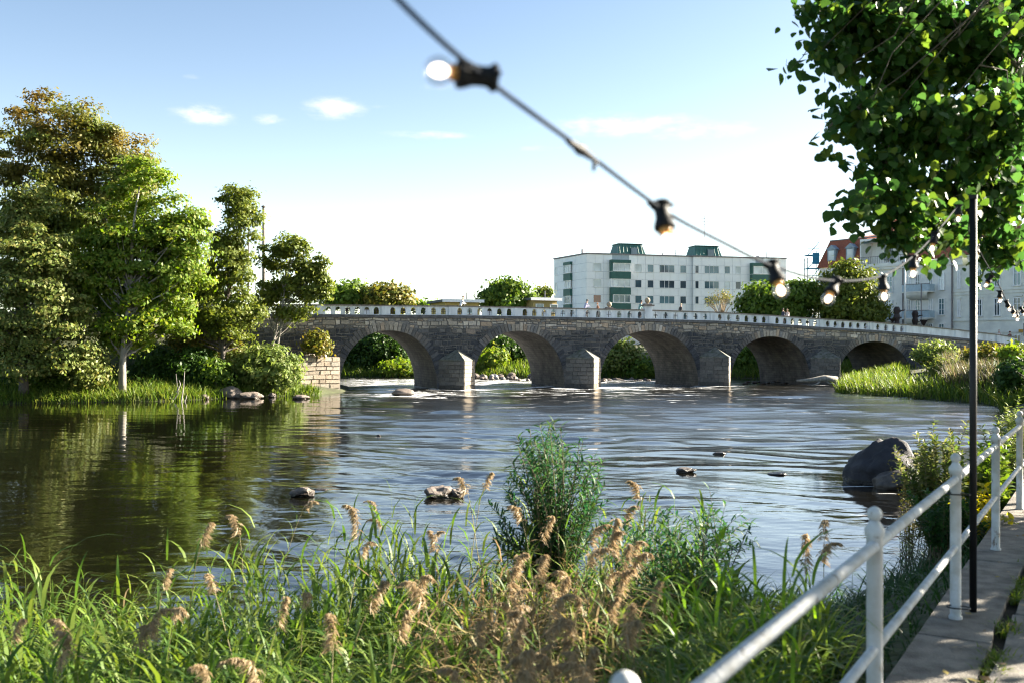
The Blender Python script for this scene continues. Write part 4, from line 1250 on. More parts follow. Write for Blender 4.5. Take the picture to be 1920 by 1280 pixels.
tag(m.build('road', M_ASPH), 'street on the embankment at the left end of the bridge', kind='structure')
m = MB(); n = 24; V = []
for k in range(n + 1):
    x = sA - 2 + (sB - sA + 2) * k / n
    for d, z in ((9, .2), (4.5, z_ * .45), (.3, z_ - .31), (-BW - .3, z_ - .31), (-BW - 6, .5)): V.append(BR.p(x, d + .8 * mnoise.noise(Vector((x * .3, d, 0))) * (abs(z - z_ + .31) > .1), z + .35 * mnoise.noise(Vector((x * .4, d, 7))) * (abs(z - z_ + .31) > .1)))
m.add(V, [(k * 5 + j, k * 5 + 5 + j, k * 5 + 6 + j, k * 5 + 1 + j) for k in range(n) for j in range(4)])
tag(m.build('embankment', ground_mat(), smooth=True), 'grassy embankment carrying the street on the left bank', kind='structure')
for px, hd, sh, tr, hr, lb in [(1874, 200, (.72, .64, .6), (.03, .03, .04), (.5, .38, .3), 'walker in a pale top and dark trousers at the right end of the bridge'),
                               (1893, 20, (.16, .05, .05), (.05, .04, .04), (.12, .04, .03), 'walker in dark red standing near the ochre awning at the right')]:
    p = on_deck(px, -2.4); p.z -= .05
    person(p, hd, sh, tr, hr, lb, 'walk', 1.7, 'people crossing the bridge')
fix = ['silver bicycle leaning at the very end of the pale parapet', 'black bicycle parked second from the end of the parapet', 'white bicycle parked nearest the grey post']
for k, (px, c) in enumerate([(1884, (.5, .5, .52)), (1893, (.03, .03, .05)), (1903, (.7, .7, .7))]):
    p = P(px, 655, 100.0); p.z = float(ground_z(p.x, 100.0)); make_bicycle(p, 60 + 25 * k, c, fix[k], 'bicycles parked at the bridge end')
# planters and a dark ornamental figure on the street beyond the parapet
def urn(px, py, Y, h, label, figure=False):
    b = P(px, py, Y); root = empty('planter', b, label, 'planter')
    m = MB()
    if figure: m.lathe([(.02, 0), (.35, .02), (.28, .4), (.4, .9), (.3, 1.3), (.42, 1.8), (.25, 2.2), (.36, h - .2), (.03, h)], 9, Matrix.Translation(b)); m.build('foliage_column', M_IRON, root)
    else: m.lathe([(.02, 0), (.2, .02), (.12, h * .3), (.5, h), (.03, h * .95)], 12, Matrix.Translation(b)); m.build('bowl', M_IRON, root)
    if figure:
        m = MB(); m.tube([b + Vector((0, 0, h * .75)), b + Vector((.5, 0, h * .95)), b + Vector((1.0, 0, h))], [.12, .09, .05], 6); m.tube([b + Vector((0, 0, h * .4)), b + Vector((.6, 0, h * .5))], [.1, .05], 6); m.tube([b + Vector((0, 0, h * .55)), b + Vector((-.4, 0, h * .62))], [.1, .05], 6); m.build('branch', M_IRON, root)


urn(1682, 609, 122, 1.8, 'dark jagged ornamental figure standing beside the white flagpole', True)
urn(1674, 606, 122, .55, 'low dark planter just left of the jagged ornamental figure')
urn(1732, 615, 124, 1.0, 'dark bowl shaped planter before the door under the balconies')
urn(1716, 615, 126, 1.6, 'slim dark planter beside the blue door under the balconies', True)
# pale footbridge glimpsed through the third arch
a = P(1183, 662, 150); root = empty('footbridge', a, 'pale blue footbridge with dark curved rails seen through the middle arch', 'footbridge')
m = MB(); m.box(a.x - 2, a.x + 9, 150, 152, 3.3, 4.1); m.build('deck', M_BALC, root)
m = MB(); pts = [(a.x - 2 + t * 11, 149.9, 3.0 + 2.2 * math.sin(min(1, t * 1.3) * 1.5)) for t in [k / 10 for k in range(11)]]; m.tube(pts, .09, 6); m.tube([(x, y, z - .8) for x, y, z in pts], .07, 6); m.build('curved_rail', M_IRON, root)
m = MB(); m.box(a.x - 2, a.x + 9, 151.9, 152, 4.1, 5.3); m.build('side_panel', M_FRAME, root)

# ------------------------------------------------------------------ foliage generators
def unit(n, rs):
    v = rs.normal(0, 1, (n, 3)); return v / np.linalg.norm(v, axis=1)[:, None]


def leaf_faces(C, size, rs, elong=1.7, droop=0.0, up=.1, out=None):
    """diamond leaves at the points C, turned outwards along OUT as on a real spray"""
    n = len(C); nrm = unit(n, rs)
    if out is not None: nrm = nrm * .62 + out
    nrm[:, 2] += up; nrm /= np.linalg.norm(nrm, axis=1)[:, None]
    a = np.cross(nrm, unit(n, rs)); a /= np.linalg.norm(a, axis=1)[:, None] + 1e-9
    a[:, 2] -= droop; a /= np.linalg.norm(a, axis=1)[:, None]
    b = np.cross(nrm, a); b /= np.linalg.norm(b, axis=1)[:, None] + 1e-9
    s = (size * rs.uniform(.6, 1.3, n))[:, None]
    V = np.stack([C - a * s * elong * .5, C + b * s * .5, C + a * s * elong * .5, C - b * s * .5], 1).reshape(-1, 3)
    return V, np.arange(4 * n).reshape(n, 4)


def clumps_in(blobs, n, rs, shell=.45):
    """clump centres inside ellipsoids (centre, radii), most of them near the skin"""
    w = np.array([r[0] * r[2] for _, r in blobs]); w = w / w.sum(); out = []
    for (c, r), k in zip(blobs, rs.multinomial(n, w)):
        u = unit(k, rs); q = rs.uniform(0, 1, k)[:, None] ** shell
        out.append(np.array(c) + u * q * np.array(r))
    return np.concatenate(out)


def px_blobs(bl, Y, depth=1.0, jig=.25, rs=None):
    out = []
    for px, py, rx, ry in bl:
        y = Y + (rs.uniform(-jig, jig) * rx / F * Y * 2 if rs is not None else 0)
        c = P(px, py, y); out.append(((c.x, c.y, c.z), (rx / F * Y, rx / F * Y * depth, ry / F * Y)))
    return out


def tree(name, base, top, blobs, nclump, per, crad, lsize, lmat, label, seed, tr=.22, bark=None, limbs=22, group=None, cat='tree', elong=1.7, droop=0.0, stems=1, flat=.6, shell=.45, up=.1, twist=.4, pads=False):
    rs = np.random.RandomState(seed); rr = random.Random(seed)
    base = Vector(base); top = Vector(top)
    root = empty(name, base, label, cat, group)
    cl = clumps_in(blobs, nclump, rs, shell)
    if pads:
        # each spray a domed pad of leaves, its sunny side towards the outside
        u = unit(len(cl) * per, rs).reshape(len(cl), per, 3); u[..., 2] = np.where(rs.uniform(0, 1, u.shape[:2]) < .75, np.abs(u[..., 2]), u[..., 2])
        rad = crad * rs.uniform(.7, 1.5, (len(cl), 1, 1)) * rs.uniform(.35, 1, (len(cl), per, 1)) ** .45 * (1 + .25 * rs.normal(0, 1, (len(cl), per, 1)))
        C = (cl[:, None, :] + u * rad * np.array([1, 1, flat])).reshape(-1, 3)
    else: C = (cl[:, None, :] + rs.normal(0, 1, (len(cl), per, 3)) * np.array([crad, crad, crad * flat])).reshape(-1, 3)
    cc = np.array([c for c, _ in blobs]).mean(0); o1 = C - np.repeat(cl, per, 0); o1 /= np.linalg.norm(o1, axis=1)[:, None] + 1e-9
    o2 = C - cc; o2 /= np.linalg.norm(o2, axis=1)[:, None] + 1e-9; out = o1 * .55 + o2 * .45
    k = C[:, 2] > ground_z(C[:, 0], C[:, 1]) + .05; C = C[k]
    V, Fq = leaf_faces(C, lsize, rs, elong, droop, up, out[k])
    cr = np_mesh('crown', V, Fq, lmat, root); cr['kind'] = 'stuff'
    m = MB(); H = (top - base).length
    trunks = []
    for k in range(stems):
        off = Vector((rr.uniform(-1, 1), rr.uniform(-1, 1), 0)) * (.0 if stems == 1 else tr * 2.4)
        pts = []
        for j in range(8):
            t = j / 7; w_ = Vector((mnoise.noise(Vector((seed + k * 9, t * 2.1, 0))), mnoise.noise(Vector((seed + k * 9, t * 2.1, 5))), 0)) * H * .05 * twist * 2
            pts.append(base + off * (1 + t * 1.5) + (top - base) * t + w_ * (t > 0))
        pts[0].z -= .4
        m.tube(pts, [tr * (1.25 if j == 0 else 1) * (1 - .8 * j / 7) for j in range(8)], 9); trunks.append(pts)
    for i in rs.choice(len(cl), min(limbs, len(cl)), replace=False):
        tp = rr.choice(trunks); q = Vector(cl[i]); t = min(.9, max(.18, (q.z - base.z) / H * .75 - .05)); j = int(t * 7); f = t * 7 - j
        s = tp[j].lerp(tp[j + 1], f); mid = s.lerp(q, .55) + Vector((0, 0, -.06 * (q - s).length)); r0 = tr * (1 - .8 * t) * .5
        m.tube([s, s.lerp(mid, .5) + Vector((0, 0, .03)), mid, q], [r0, r0 * .75, r0 * .5, r0 * .15], 5, cap=False)
    tk = m.build('trunk', bark or M_BARK, root, smooth=True)
    return root


def gbase(px, Y, dz=0.0):
    x = (px - 960) / F * Y; return (x, Y, float(ground_z(x, Y)) + dz)


LM_GREEN = leaf_mat('leaf_green', [(0.06, 0.119, 0.0168), (0.09, 0.158, 0.0216), (0.12, 0.191, 0.0264), (0.075, 0.139, 0.018), (0.15, 0.211, 0.0336)], .42)
LM_BRIGHT = leaf_mat('leaf_bright', [(0.112, 0.198, 0.0192), (0.15, 0.238, 0.0264), (0.195, 0.257, 0.036), (0.0975, 0.172, 0.0192), (0.225, 0.251, 0.048)], .46)
LM_AUTUMN = leaf_mat('leaf_autumn', [(0.0794, 0.122, 0.0207), (0.106, 0.148, 0.0253), (0.125, 0.142, 0.0253), (0.0794, 0.129, 0.0207)], .4, tint=(.17, .12, .024), tz=(11, 21))
LM_PALE = leaf_mat('leaf_pale', [(0.134, 0.184, 0.04), (0.179, 0.216, 0.05), (0.101, 0.151, 0.032), (0.213, 0.238, 0.075), (0.202, 0.194, 0.05)], .38)
LM_DARK = leaf_mat('leaf_dark', [(0.025, 0.0633, 0.01), (0.0375, 0.0828, 0.013), (0.05, 0.0978, 0.016)], .34)  # darker leaf copy, the shade of the undergrowth put into its colour
LM_ALDER = leaf_mat('leaf_alder', [(0.105, 0.145, 0.024), (0.143, 0.185, 0.03), (0.18, 0.198, 0.036), (0.09, 0.125, 0.0216)], .4)
LM_WILLOW = leaf_mat('leaf_willow', [(0.143, 0.198, 0.044), (0.176, 0.237, 0.055), (0.11, 0.165, 0.0385), (0.209, 0.242, 0.077)], .42)
LM_YELLOW = leaf_mat('leaf_yellowing', [(0.132, 0.143, 0.0242), (0.176, 0.16, 0.0264), (0.088, 0.127, 0.022), (0.209, 0.165, 0.033)], .4)

# the trees of the left bank
_r = np.random.RandomState(2)
tree('autumn_tree', gbase(120, 78), P(140, 220, 78), px_blobs([(50, 280, 75, 70), (130, 245, 80, 65), (200, 290, 80, 65), (90, 370, 95, 80), (185, 390, 105, 85), (240, 345, 55, 60), (40, 470, 70, 90), (150, 480, 90, 90)], 78, .9, .2, _r),
     250, 270, 1.05, .165, LM_AUTUMN, 'tallest tree of the left bank with browning autumn top', 21, .42, limbs=60, pads=True, shell=.33)
tree('ash_tree', gbase(229, 69), P(260, 350, 69), px_blobs([(275, 365, 60, 65), (330, 430, 55, 60), (235, 470, 95, 85), (310, 520, 75, 75), (225, 575, 85, 65), (290, 610, 65, 42), (180, 500, 60, 80), (225, 635, 60, 25), (345, 490, 35, 55)], 70, .75, .15, _r),
     200, 250, .92, .175, LM_BRIGHT, 'bright green tree with a pale grey trunk standing at the water edge', 22, .26, bark=M_GREYBARK, limbs=70, pads=True, shell=.33)
tree('pale_willow', gbase(45, 66.5), P(50, 420, 67), px_blobs([(55, 395, 45, 45), (28, 430, 40, 60), (60, 500, 75, 75), (100, 560, 70, 70), (30, 600, 60, 80), (115, 635, 60, 50), (55, 680, 75, 40), (140, 675, 40, 40)], 67, .8, .15, _r),
     190, 230, .85, .16, LM_PALE, 'pale silvery green tree hanging low over the water at the left edge', 23, .3, limbs=40, pads=True, shell=.33)
tree('slim_alder', gbase(412, 74.5), P(447, 355, 75), px_blobs([(445, 372, 34, 26), (452, 412, 42, 30), (432, 470, 38, 36), (450, 520, 52, 36), (395, 590, 66, 42), (440, 610, 55, 36), (380, 545, 40, 25), (462, 570, 48, 30), (400, 520, 40, 30), (415, 450, 30, 25), (470, 440, 28, 22), (360, 610, 40, 30)], 75, .9, .2, _r),
     170, 170, .66, .155, LM_ALDER, 'slim tree with a narrow airy pointed crown left of the utility pole', 24, .2, limbs=60, flat=.75, pads=True, shell=.45)
tree('small_walnut', gbase(500, 78.5), P(545, 470, 79), px_blobs([(520, 478, 42, 34), (562, 468, 34, 28), (592, 505, 32, 32), (540, 540, 58, 40), (600, 555, 26, 35), (497, 565, 42, 32), (560, 597, 46, 16), (575, 530, 40, 40)], 79, .8, .2, _r),
     110, 120, .62, .18, LM_ALDER, 'small open crowned tree with two thin pale stems beside the bridge wall', 25, .11, bark=M_GREYBARK, limbs=60, stems=2, shell=.6, pads=True, flat=.8)
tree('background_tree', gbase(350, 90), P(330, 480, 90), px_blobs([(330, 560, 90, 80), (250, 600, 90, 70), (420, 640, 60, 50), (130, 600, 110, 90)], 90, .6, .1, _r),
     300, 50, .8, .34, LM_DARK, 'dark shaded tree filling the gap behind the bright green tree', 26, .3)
for px, Y, h_, lm, lb, sd in [(-170, 84, 15, LM_GREEN, 'tall green tree of the left bank beyond the pale silvery one', 27), (-420, 80, 13, LM_ALDER, 'broad tree of the left bank standing well upstream of the others', 28), (-700, 78, 14, LM_GREEN, 'outermost tree of the left bank beside the street', 29)]:
    b_ = gbase(px, Y); z0 = b_[2]
    tree('bank_tree', b_, (b_[0], b_[1], z0 + h_ * .9), [((b_[0] + dx, b_[1] + dy, z0 + h_ * f), (r, r, r * .9)) for dx, dy, f, r in ((0, 0, .72, 3.6), (-2.6, .5, .5, 3.2), (2.6, -.4, .48, 3.2), (0, -1, .34, 3.4), (.5, .5, .85, 2.4))], 150, 120, 1.0, .24, lm, lb, sd, .3, limbs=30, pads=True)
for px, py, rx, ry, Y, lm, lb, sd in [
    (505, 690, 62, 45, 75.5, LM_WILLOW, 'large rounded yellow green willow bush at the water left of the pale stone wall', 31),
    (450, 690, 45, 40, 76.5, LM_PALE, 'grey green bush just left of the large rounded willow bush', 32),
    (592, 642, 24, 24, 82.6, LM_YELLOW, 'small yellowish bush growing on top of the pale stone wall', 33),
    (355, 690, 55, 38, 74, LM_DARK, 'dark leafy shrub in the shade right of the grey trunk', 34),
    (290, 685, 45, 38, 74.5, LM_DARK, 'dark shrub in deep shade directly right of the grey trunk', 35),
    (165, 690, 38, 35, 68.5, LM_PALE, 'pale leafy shrub directly left of the grey trunk', 36),
    (95, 690, 60, 42, 69, LM_GREEN, 'shaded green shrub under the pale tree at the left edge', 37),
    (405, 700, 35, 24, 73.5, LM_GREEN, 'low green shrub above the brown boulders of the left bank', 38),
    (385, 640, 70, 35, 78, LM_YELLOW, 'yellow green shrub half in shade below the slim tree', 39)]:
    b = px_blobs([(px, py, rx, ry), (px - rx * .45, py + ry * .3, rx * .55, ry * .7), (px + rx * .5, py + ry * .35, rx * .5, ry * .65), (px + rx * .1, py - ry * .5, rx * .4, ry * .55)], Y, .9)
    x = (px - 960) / F * Y; z0 = max(.1, float(ground_z(x, Y))) if sd != 33 else 2.95
    n = int(rx * ry / 11) + 20
    tree('shrub', (x, Y, z0), P(px, py - ry * .7, Y), b, n, 26, .30, .17, lm, lb, sd, .05, limbs=20, cat='shrub', stems=5, elong=2.4 if lm is LM_WILLOW else 1.7, shell=.5, group=None)

# trees and bushes beyond the bridge
for nm, px, Y, bl, n, per, cr_, ls, lm, lb, sd in [
    ('garden_tree', 650, 150, [(650, 552, 36, 20), (630, 562, 22, 12), (672, 562, 20, 12)], 110, 36, .9, .42, LM_GREEN, 'loose green tree over the parapet next to the small walnut', 41),
    ('round_tree', 724, 150, [(722, 558, 42, 24), (700, 572, 26, 18), (750, 570, 18, 18)], 150, 46, .8, .40, LM_YELLOW, 'round yellow brown tree over the parapet at the left of the bridge', 42),
    ('garden_tree', 950, 140, [(950, 548, 40, 24), (925, 560, 22, 18), (978, 560, 22, 20), (950, 575, 50, 14)], 170, 46, .7, .36, LM_GREEN, 'dense green tree between the two low ochre houses', 43),
    ('garden_tree', 1022, 160, [(1022, 548, 16, 9), (1012, 558, 14, 10)], 50, 30, .5, .34, LM_AUTUMN, 'small brownish tree top left of the apartment block', 44),
    ('street_tree', 1455, 128, [(1455, 560, 68, 32), (1420, 572, 36, 24), (1500, 560, 40, 34), (1462, 590, 70, 16)], 260, 56, .62, .32, LM_GREEN, 'broad dark green street tree at the right foot of the apartment block', 45),
    ('street_tree', 1592, 127, [(1592, 530, 48, 38), (1570, 565, 50, 38), (1625, 572, 36, 32), (1600, 590, 60, 20)], 330, 56, .62, .30, LM_ALDER, 'tall rounded street tree standing before the red mansard roof', 46),
    ('hedge_tree', 800, 190, [(790, 576, 50, 7), (830, 577, 40, 6)], 60, 30, .8, .5, LM_GREEN, 'distant low strip of treetops above the parapet', 47)]:
    tree(nm, (*gbase(px, Y)[:2], 3.6), P(px, bl[0][1], Y), px_blobs(bl, Y, .9), n, per, cr_, ls, lm, lb, sd, .22, limbs=18)
for px, py, rx, ry, Y, lm, lb, sd in [
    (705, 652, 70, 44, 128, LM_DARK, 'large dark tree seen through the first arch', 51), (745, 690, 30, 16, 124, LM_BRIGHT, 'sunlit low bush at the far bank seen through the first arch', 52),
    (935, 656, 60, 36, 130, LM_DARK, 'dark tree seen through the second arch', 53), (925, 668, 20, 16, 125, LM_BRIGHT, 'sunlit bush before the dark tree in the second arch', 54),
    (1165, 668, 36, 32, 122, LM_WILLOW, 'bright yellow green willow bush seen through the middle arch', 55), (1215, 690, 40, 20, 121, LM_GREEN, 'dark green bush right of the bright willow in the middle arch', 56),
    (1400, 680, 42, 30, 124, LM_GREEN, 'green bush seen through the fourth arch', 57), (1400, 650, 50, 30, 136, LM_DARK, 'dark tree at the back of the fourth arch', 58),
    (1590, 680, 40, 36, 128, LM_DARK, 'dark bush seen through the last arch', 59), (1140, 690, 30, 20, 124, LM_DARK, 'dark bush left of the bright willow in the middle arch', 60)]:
    b = px_blobs([(px, py, rx, ry), (px - rx * .4, py + ry * .3, rx * .6, ry * .7), (px + rx * .45, py + ry * .3, rx * .55, ry * .7)], Y, .7)
    tree('bush' if ry < 34 else 'riverside_tree', gbase(px, Y), P(px, py - ry * .6, Y), b, int(rx * ry / 14) + 30, 34, .55, .30, lm, lb, sd, .1, limbs=14, cat='bush' if ry < 34 else 'tree')
# nearly leafless bush before the apartment block
root = empty('bare_bush', (*gbase(1352, 150)[:2], 4.0), 'thin twiggy almost leafless tree before the apartment block', 'tree')
rr = random.Random(8); m = MB(); o = Vector(root.location); tips = []
for k in range(26):
    a = rr.uniform(0, 6.28); e = rr.uniform(.15, 1.0)
    tip = P(1352, 575, 150) + Vector((math.cos(a) * 2.7 * e, math.sin(a) * 2.4 * e, 2.2 * (1.05 - e * .75) + rr.uniform(-.4, .4)))
    st = o + Vector((0, 0, 3.8)); mid = st.lerp(tip, .5) + Vector((0, 0, .4))
    m.tube([o, st, mid, tip], [.1, .07, .04, .015], 4, cap=False); tips.append(tip)
    for q in range(4):
        t2 = mid.lerp(tip, .3 + .2 * q) + Vector((rr.uniform(-.6, .6), rr.uniform(-.6, .6), rr.uniform(.1, .6))); m.tube([mid.lerp(tip, .2 + .15 * q), t2], [.025, .01], 3, cap=False); tips.append(t2)
m.build('branches', plain('dry_twig', (.26, .2, .13), .9), root)
C = np.array([tuple(t) for t in tips]).repeat(5, 0) + np.random.RandomState(3).normal(0, .22, (len(tips) * 5, 3)); V, q = leaf_faces(C, .14, np.random.RandomState(4)); c_ = np_mesh('leaves', V, q, LM_YELLOW, root); c_['kind'] = 'stuff'


# ------------------------------------------------------------------ grasses, reeds and near plants
def blades(B, h, lean, width, rs, n=4, az=None, curl=.5):
    """tapering, arching blades from the points B"""
    N_ = len(B); az = rs.uniform(0, 2 * np.pi, N_) if az is None else az
    d = np.stack([np.cos(az), np.sin(az), np.zeros(N_)], 1); w = np.cross(d, [0, 0, 1.0]); tw = rs.uniform(-1, 1, N_)[:, None]
    w = w + d * tw * .6; w /= np.linalg.norm(w, axis=1)[:, None]
    rows = []
    for k in range(n + 1):
        t = k / n
        p = B + d * (h * lean * (t ** 1.6))[:, None]; p[:, 2] += h * (t - curl * lean * t ** 2.4)
        ww = width * (1 - t ** 1.6) ** .8 * (.75 + .5 * min(1, t * 4)) + .0005
        rows += [p - w * ww[:, None] * .5, p + w * ww[:, None] * .5]
    V = np.stack(rows, 1).reshape(-1, 3); m_ = 2 * (n + 1); i = np.arange(N_)[:, None] * m_
    Fq = np.concatenate([np.stack([i[:, 0] + 2 * k, i[:, 0] + 2 * k + 1, i[:, 0] + 2 * k + 3, i[:, 0] + 2 * k + 2], 1) for k in range(n)])
    return V, Fq


def scatter(n, x0, x1, y0, y1, rs, keep):
    X = rs.uniform(x0, x1, n); Y = rs.uniform(y0, y1, n); k = keep(X, Y); X, Y = X[k], Y[k]
    return np.stack([X, Y, np.maximum(ground_z(X, Y), -.25)], 1)


LM_GRASS = leaf_mat('grass_blade', [(.085, .15, .02), (.12, .19, .026), (.15, .20, .035), (.18, .21, .045), (.08, .14, .025)], .45, tcol=1.25)
LM_REED = leaf_mat('reed_leaf', [(.07, .14, .026), (.09, .175, .026), (.125, .20, .032), (.15, .21, .035), (.06, .12, .028), (.17, .22, .045)], .45, tcol=1.25)
LM_DRY = leaf_mat('dry_reed', [(.30, .22, .12), (.22, .16, .075), (.36, .28, .16), (.15, .13, .05), (.26, .22, .08)], .38)
LM_SHADE = leaf_mat('shaded_sedge_blade', [(.025, .075, .022), (.035, .095, .025), (.05, .115, .025), (.03, .07, .02)], .4)  # darker copy of the grass, shade put into the blade colour
LM_PLUME = leaf_mat('reed_plume', [(.36, .275, .165), (.30, .23, .13), (.43, .34, .21), (.25, .19, .11)], .35)


def stuff(name, V, q, mat, label):
    o = np_mesh(name, V, q, mat); return tag(o, label, kind='stuff')


rs = np.random.RandomState(40)
# grass along the left bank's waterline
B = scatter(60000, -46, -15, 60, 82, rs, lambda X, Y: (river_dist(X, Y) > -.25) & (river_dist(X, Y) < 4.0) & (Y < 79))
V, q = blades(B, rs.uniform(.35, 1.0, len(B)), rs.uniform(.2, .9, len(B)), np.full(len(B), .06), rs, 3); stuff('bank_grass', V, q, LM_GRASS, 'sunlit yellow green grass along the foot of the left bank')
B = scatter(30000, -60, -12, 64, 92, rs, lambda X, Y: (river_dist(X, Y) > 2.5) & (river_dist(X, Y) < 16))
C = B + np.abs(rs.normal(0, 1, B.shape)) * np.array([.1, .1, .45]); V, q = leaf_faces(C, .2, rs); stuff('undergrowth', V, q, LM_DARK, 'dark leafy undergrowth in the shade of the left bank trees')
# right bank spur below the bridge
B = scatter(70000, 24, 62, 56, 104, rs, lambda X, Y: (river_dist(X, Y) > -.25) & (river_dist(X, Y) < 5.0) & (path_d(X, Y) > .5))
V, q = blades(B, rs.uniform(.5, 1.5, len(B)), rs.uniform(.2, .8, len(B)), np.full(len(B), .07), rs, 3); stuff('bank_grass', V, q, LM_GRASS, 'tall sunlit grass on the spur at the right end of the bridge')
B = scatter(70000, 28, 60, 52, 92, rs, lambda X, Y: (river_dist(X, Y) > 1.6) & (river_dist(X, Y) < 14) & (path_d(X, Y) > .3) & (X - .42 * Y > 1.2))
V, q = blades(B, rs.uniform(1.2, 2.3, len(B)), rs.uniform(.15, .6, len(B)), np.full(len(B), .07), rs, 3)
stuff('tall_weeds', V, q, leaf_mat('weed', [(.13, .12, .06), (.08, .11, .03), (.2, .15, .1), (.06, .09, .025), (.16, .13, .07)], .4), 'rusty brown and green tall weeds behind the spur of the right bank')
for px, py, rx, ry, Y, lm, lb, sd in [
    (1755, 662, 40, 22, 92, LM_WILLOW, 'light green bush under the right end of the parapet left of the black pole', 61),
    (1850, 672, 40, 28, 80, LM_YELLOW, 'yellow green bush with upright shoots right of the black pole', 62),
    (1905, 662, 26, 18, 72, LM_BRIGHT, 'bright green broad leaved bush beside the grey post', 63),
    (1800, 690, 60, 20, 84, LM_PALE, 'greyish bush behind the black pole above the weeds', 64),
    (1905, 705, 30, 30, 60, LM_DARK, 'dark bush at the right edge above the river', 65)]:
    b = px_blobs([(px, py, rx, ry), (px - rx * .5, py + ry * .3, rx * .5, ry * .7), (px + rx * .5, py + ry * .3, rx * .5, ry * .7)], Y, .9)
    tree('shrub', gbase(px, Y), P(px, py - ry * .7, Y), b, int(rx * ry / 9) + 20, 26, .3, .17, lm, lb, sd, .05, limbs=16, cat='shrub', stems=4, elong=2.3)
# far bank beyond the arches
B = scatter(60000, -30, 46, 104, 134, rs, lambda X, Y: (river_dist(X, Y) > -.2) & (river_dist(X, Y) < 7))
V, q = blades(B, rs.uniform(.5, 1.4, len(B)), rs.uniform(.2, .8, len(B)), np.full(len(B), .1), rs, 3); stuff('far_grass', V, q, LM_GRASS, 'green grass of the far bank seen through the arches')


# near bank: reeds between the quay path and the water
def top_limit(X, Y):
    """how high the growth stands: low tangle by the path, taller towards the water"""
    return 1.52 + .10 * np.sin(X * 1.3 + Y) + .25 * smooth(X, -5, 0)


def near_keep(X, Y, lo=.3, hi=-.5):
    d = river_dist(X, Y); return (path_d(X, Y) > lo) & (d > hi) & (np.abs(X) < .62 * Y + 1.2)


def reed_stems(B, h, rs, per=8, leafl=(.28, .5), width=.021, lean=.16, spread=(.5, 1.2)):
    """upright culms with alternate arching leaves"""
    az = rs.uniform(0, 6.283, len(B)); ln = rs.uniform(0, lean, len(B))
    V1, F1 = blades(B, h, ln, np.full(len(B), .007), rs, 4, az, .3)
    D = np.stack([np.cos(az), np.sin(az)], 1)
    Ls = []
    for k in range(per):
        t = (k + rs.uniform(.2, 1.0, len(B))) / (per + .2); t = np.clip(.12 + .88 * t, 0, 1)
        p = B.copy(); p[:, :2] += D * (h * ln * t ** 1.6)[:, None]; p[:, 2] += h * (t - .3 * ln * t ** 2.4); Ls.append(p)
    LB = np.concatenate(Ls); V2, F2 = blades(LB, rs.uniform(*leafl, len(LB)), rs.uniform(*spread, len(LB)), rs.uniform(.6, 1.25, len(LB)) * width, rs, 4, None, .55)
    return np.concatenate([V1, V2]), np.concatenate([F1, F2 + len(V1)])


# green reeds
def dens(X, Y, k):
    return np.array([mnoise.noise(Vector((x * .8, y * .8, k))) for x, y in zip(X, Y)])


B = scatter(12500, -8.5, 7, 2.4, 14, rs, lambda X, Y: near_keep(X, Y, .5, -.3) & (X < 1.9))
pxs = 960 + B[:, 0] / B[:, 1] * F
dryw = smooth(pxs, 740, 900) * smooth(pxs, 1330, 1150) * smooth(B[:, 1], 9.6, 7.2)
isdry = rs.uniform(0, 1, len(B)) < dryw * .88 + .03
H = np.clip(top_limit(B[:, 0], B[:, 1]) - B[:, 2], .3, 1.75) * np.where(rs.uniform(0, 1, len(B)) < .12, rs.uniform(1.1, 1.32, len(B)), rs.uniform(.5, 1.08, len(B))) * (1 + .22 * dens(B[:, 0] * 1.6, B[:, 1] * 1.6, 4))
G = ~isdry; V, q = reed_stems(B[G], H[G], rs, 9); stuff('reed_bed', V, q, LM_REED, 'dense green reeds and grasses covering the near bank')
V, q = reed_stems(B[isdry], H[isdry] * .95, rs, 9, (.22, .5), .015, .5, (.6, 1.6)); stuff('dry_reed_bed', V, q, LM_DRY, 'tangled dry tan reeds in the middle of the near bank')
# short bright grass below them at the left
B = scatter(15000, -7, 2, 2.4, 11, rs, lambda X, Y: near_keep(X, Y, .4, 0.1)); V, q = blades(B, rs.uniform(.25, .75, len(B)), rs.uniform(.3, 1.1, len(B)), np.full(len(B), .011), rs, 4); stuff('meadow_grass', V, q, LM_GRASS, 'fine yellow green grass among the near reeds')
# sedge at the right, the shade put into its dark leaf colour
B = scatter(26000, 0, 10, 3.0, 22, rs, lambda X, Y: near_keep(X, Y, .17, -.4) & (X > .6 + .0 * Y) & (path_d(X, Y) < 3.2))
H = np.clip(1.62 - B[:, 2], .32, 1.25) * rs.uniform(.6, 1.1, len(B)); V, q = blades(B, H, rs.uniform(.4, 1.3, len(B)), rs.uniform(.008, .016, len(B)), rs, 5, None, .65); stuff('sedge', V, q, LM_SHADE, 'drooping sedge coloured dark green for shade below the white railing')


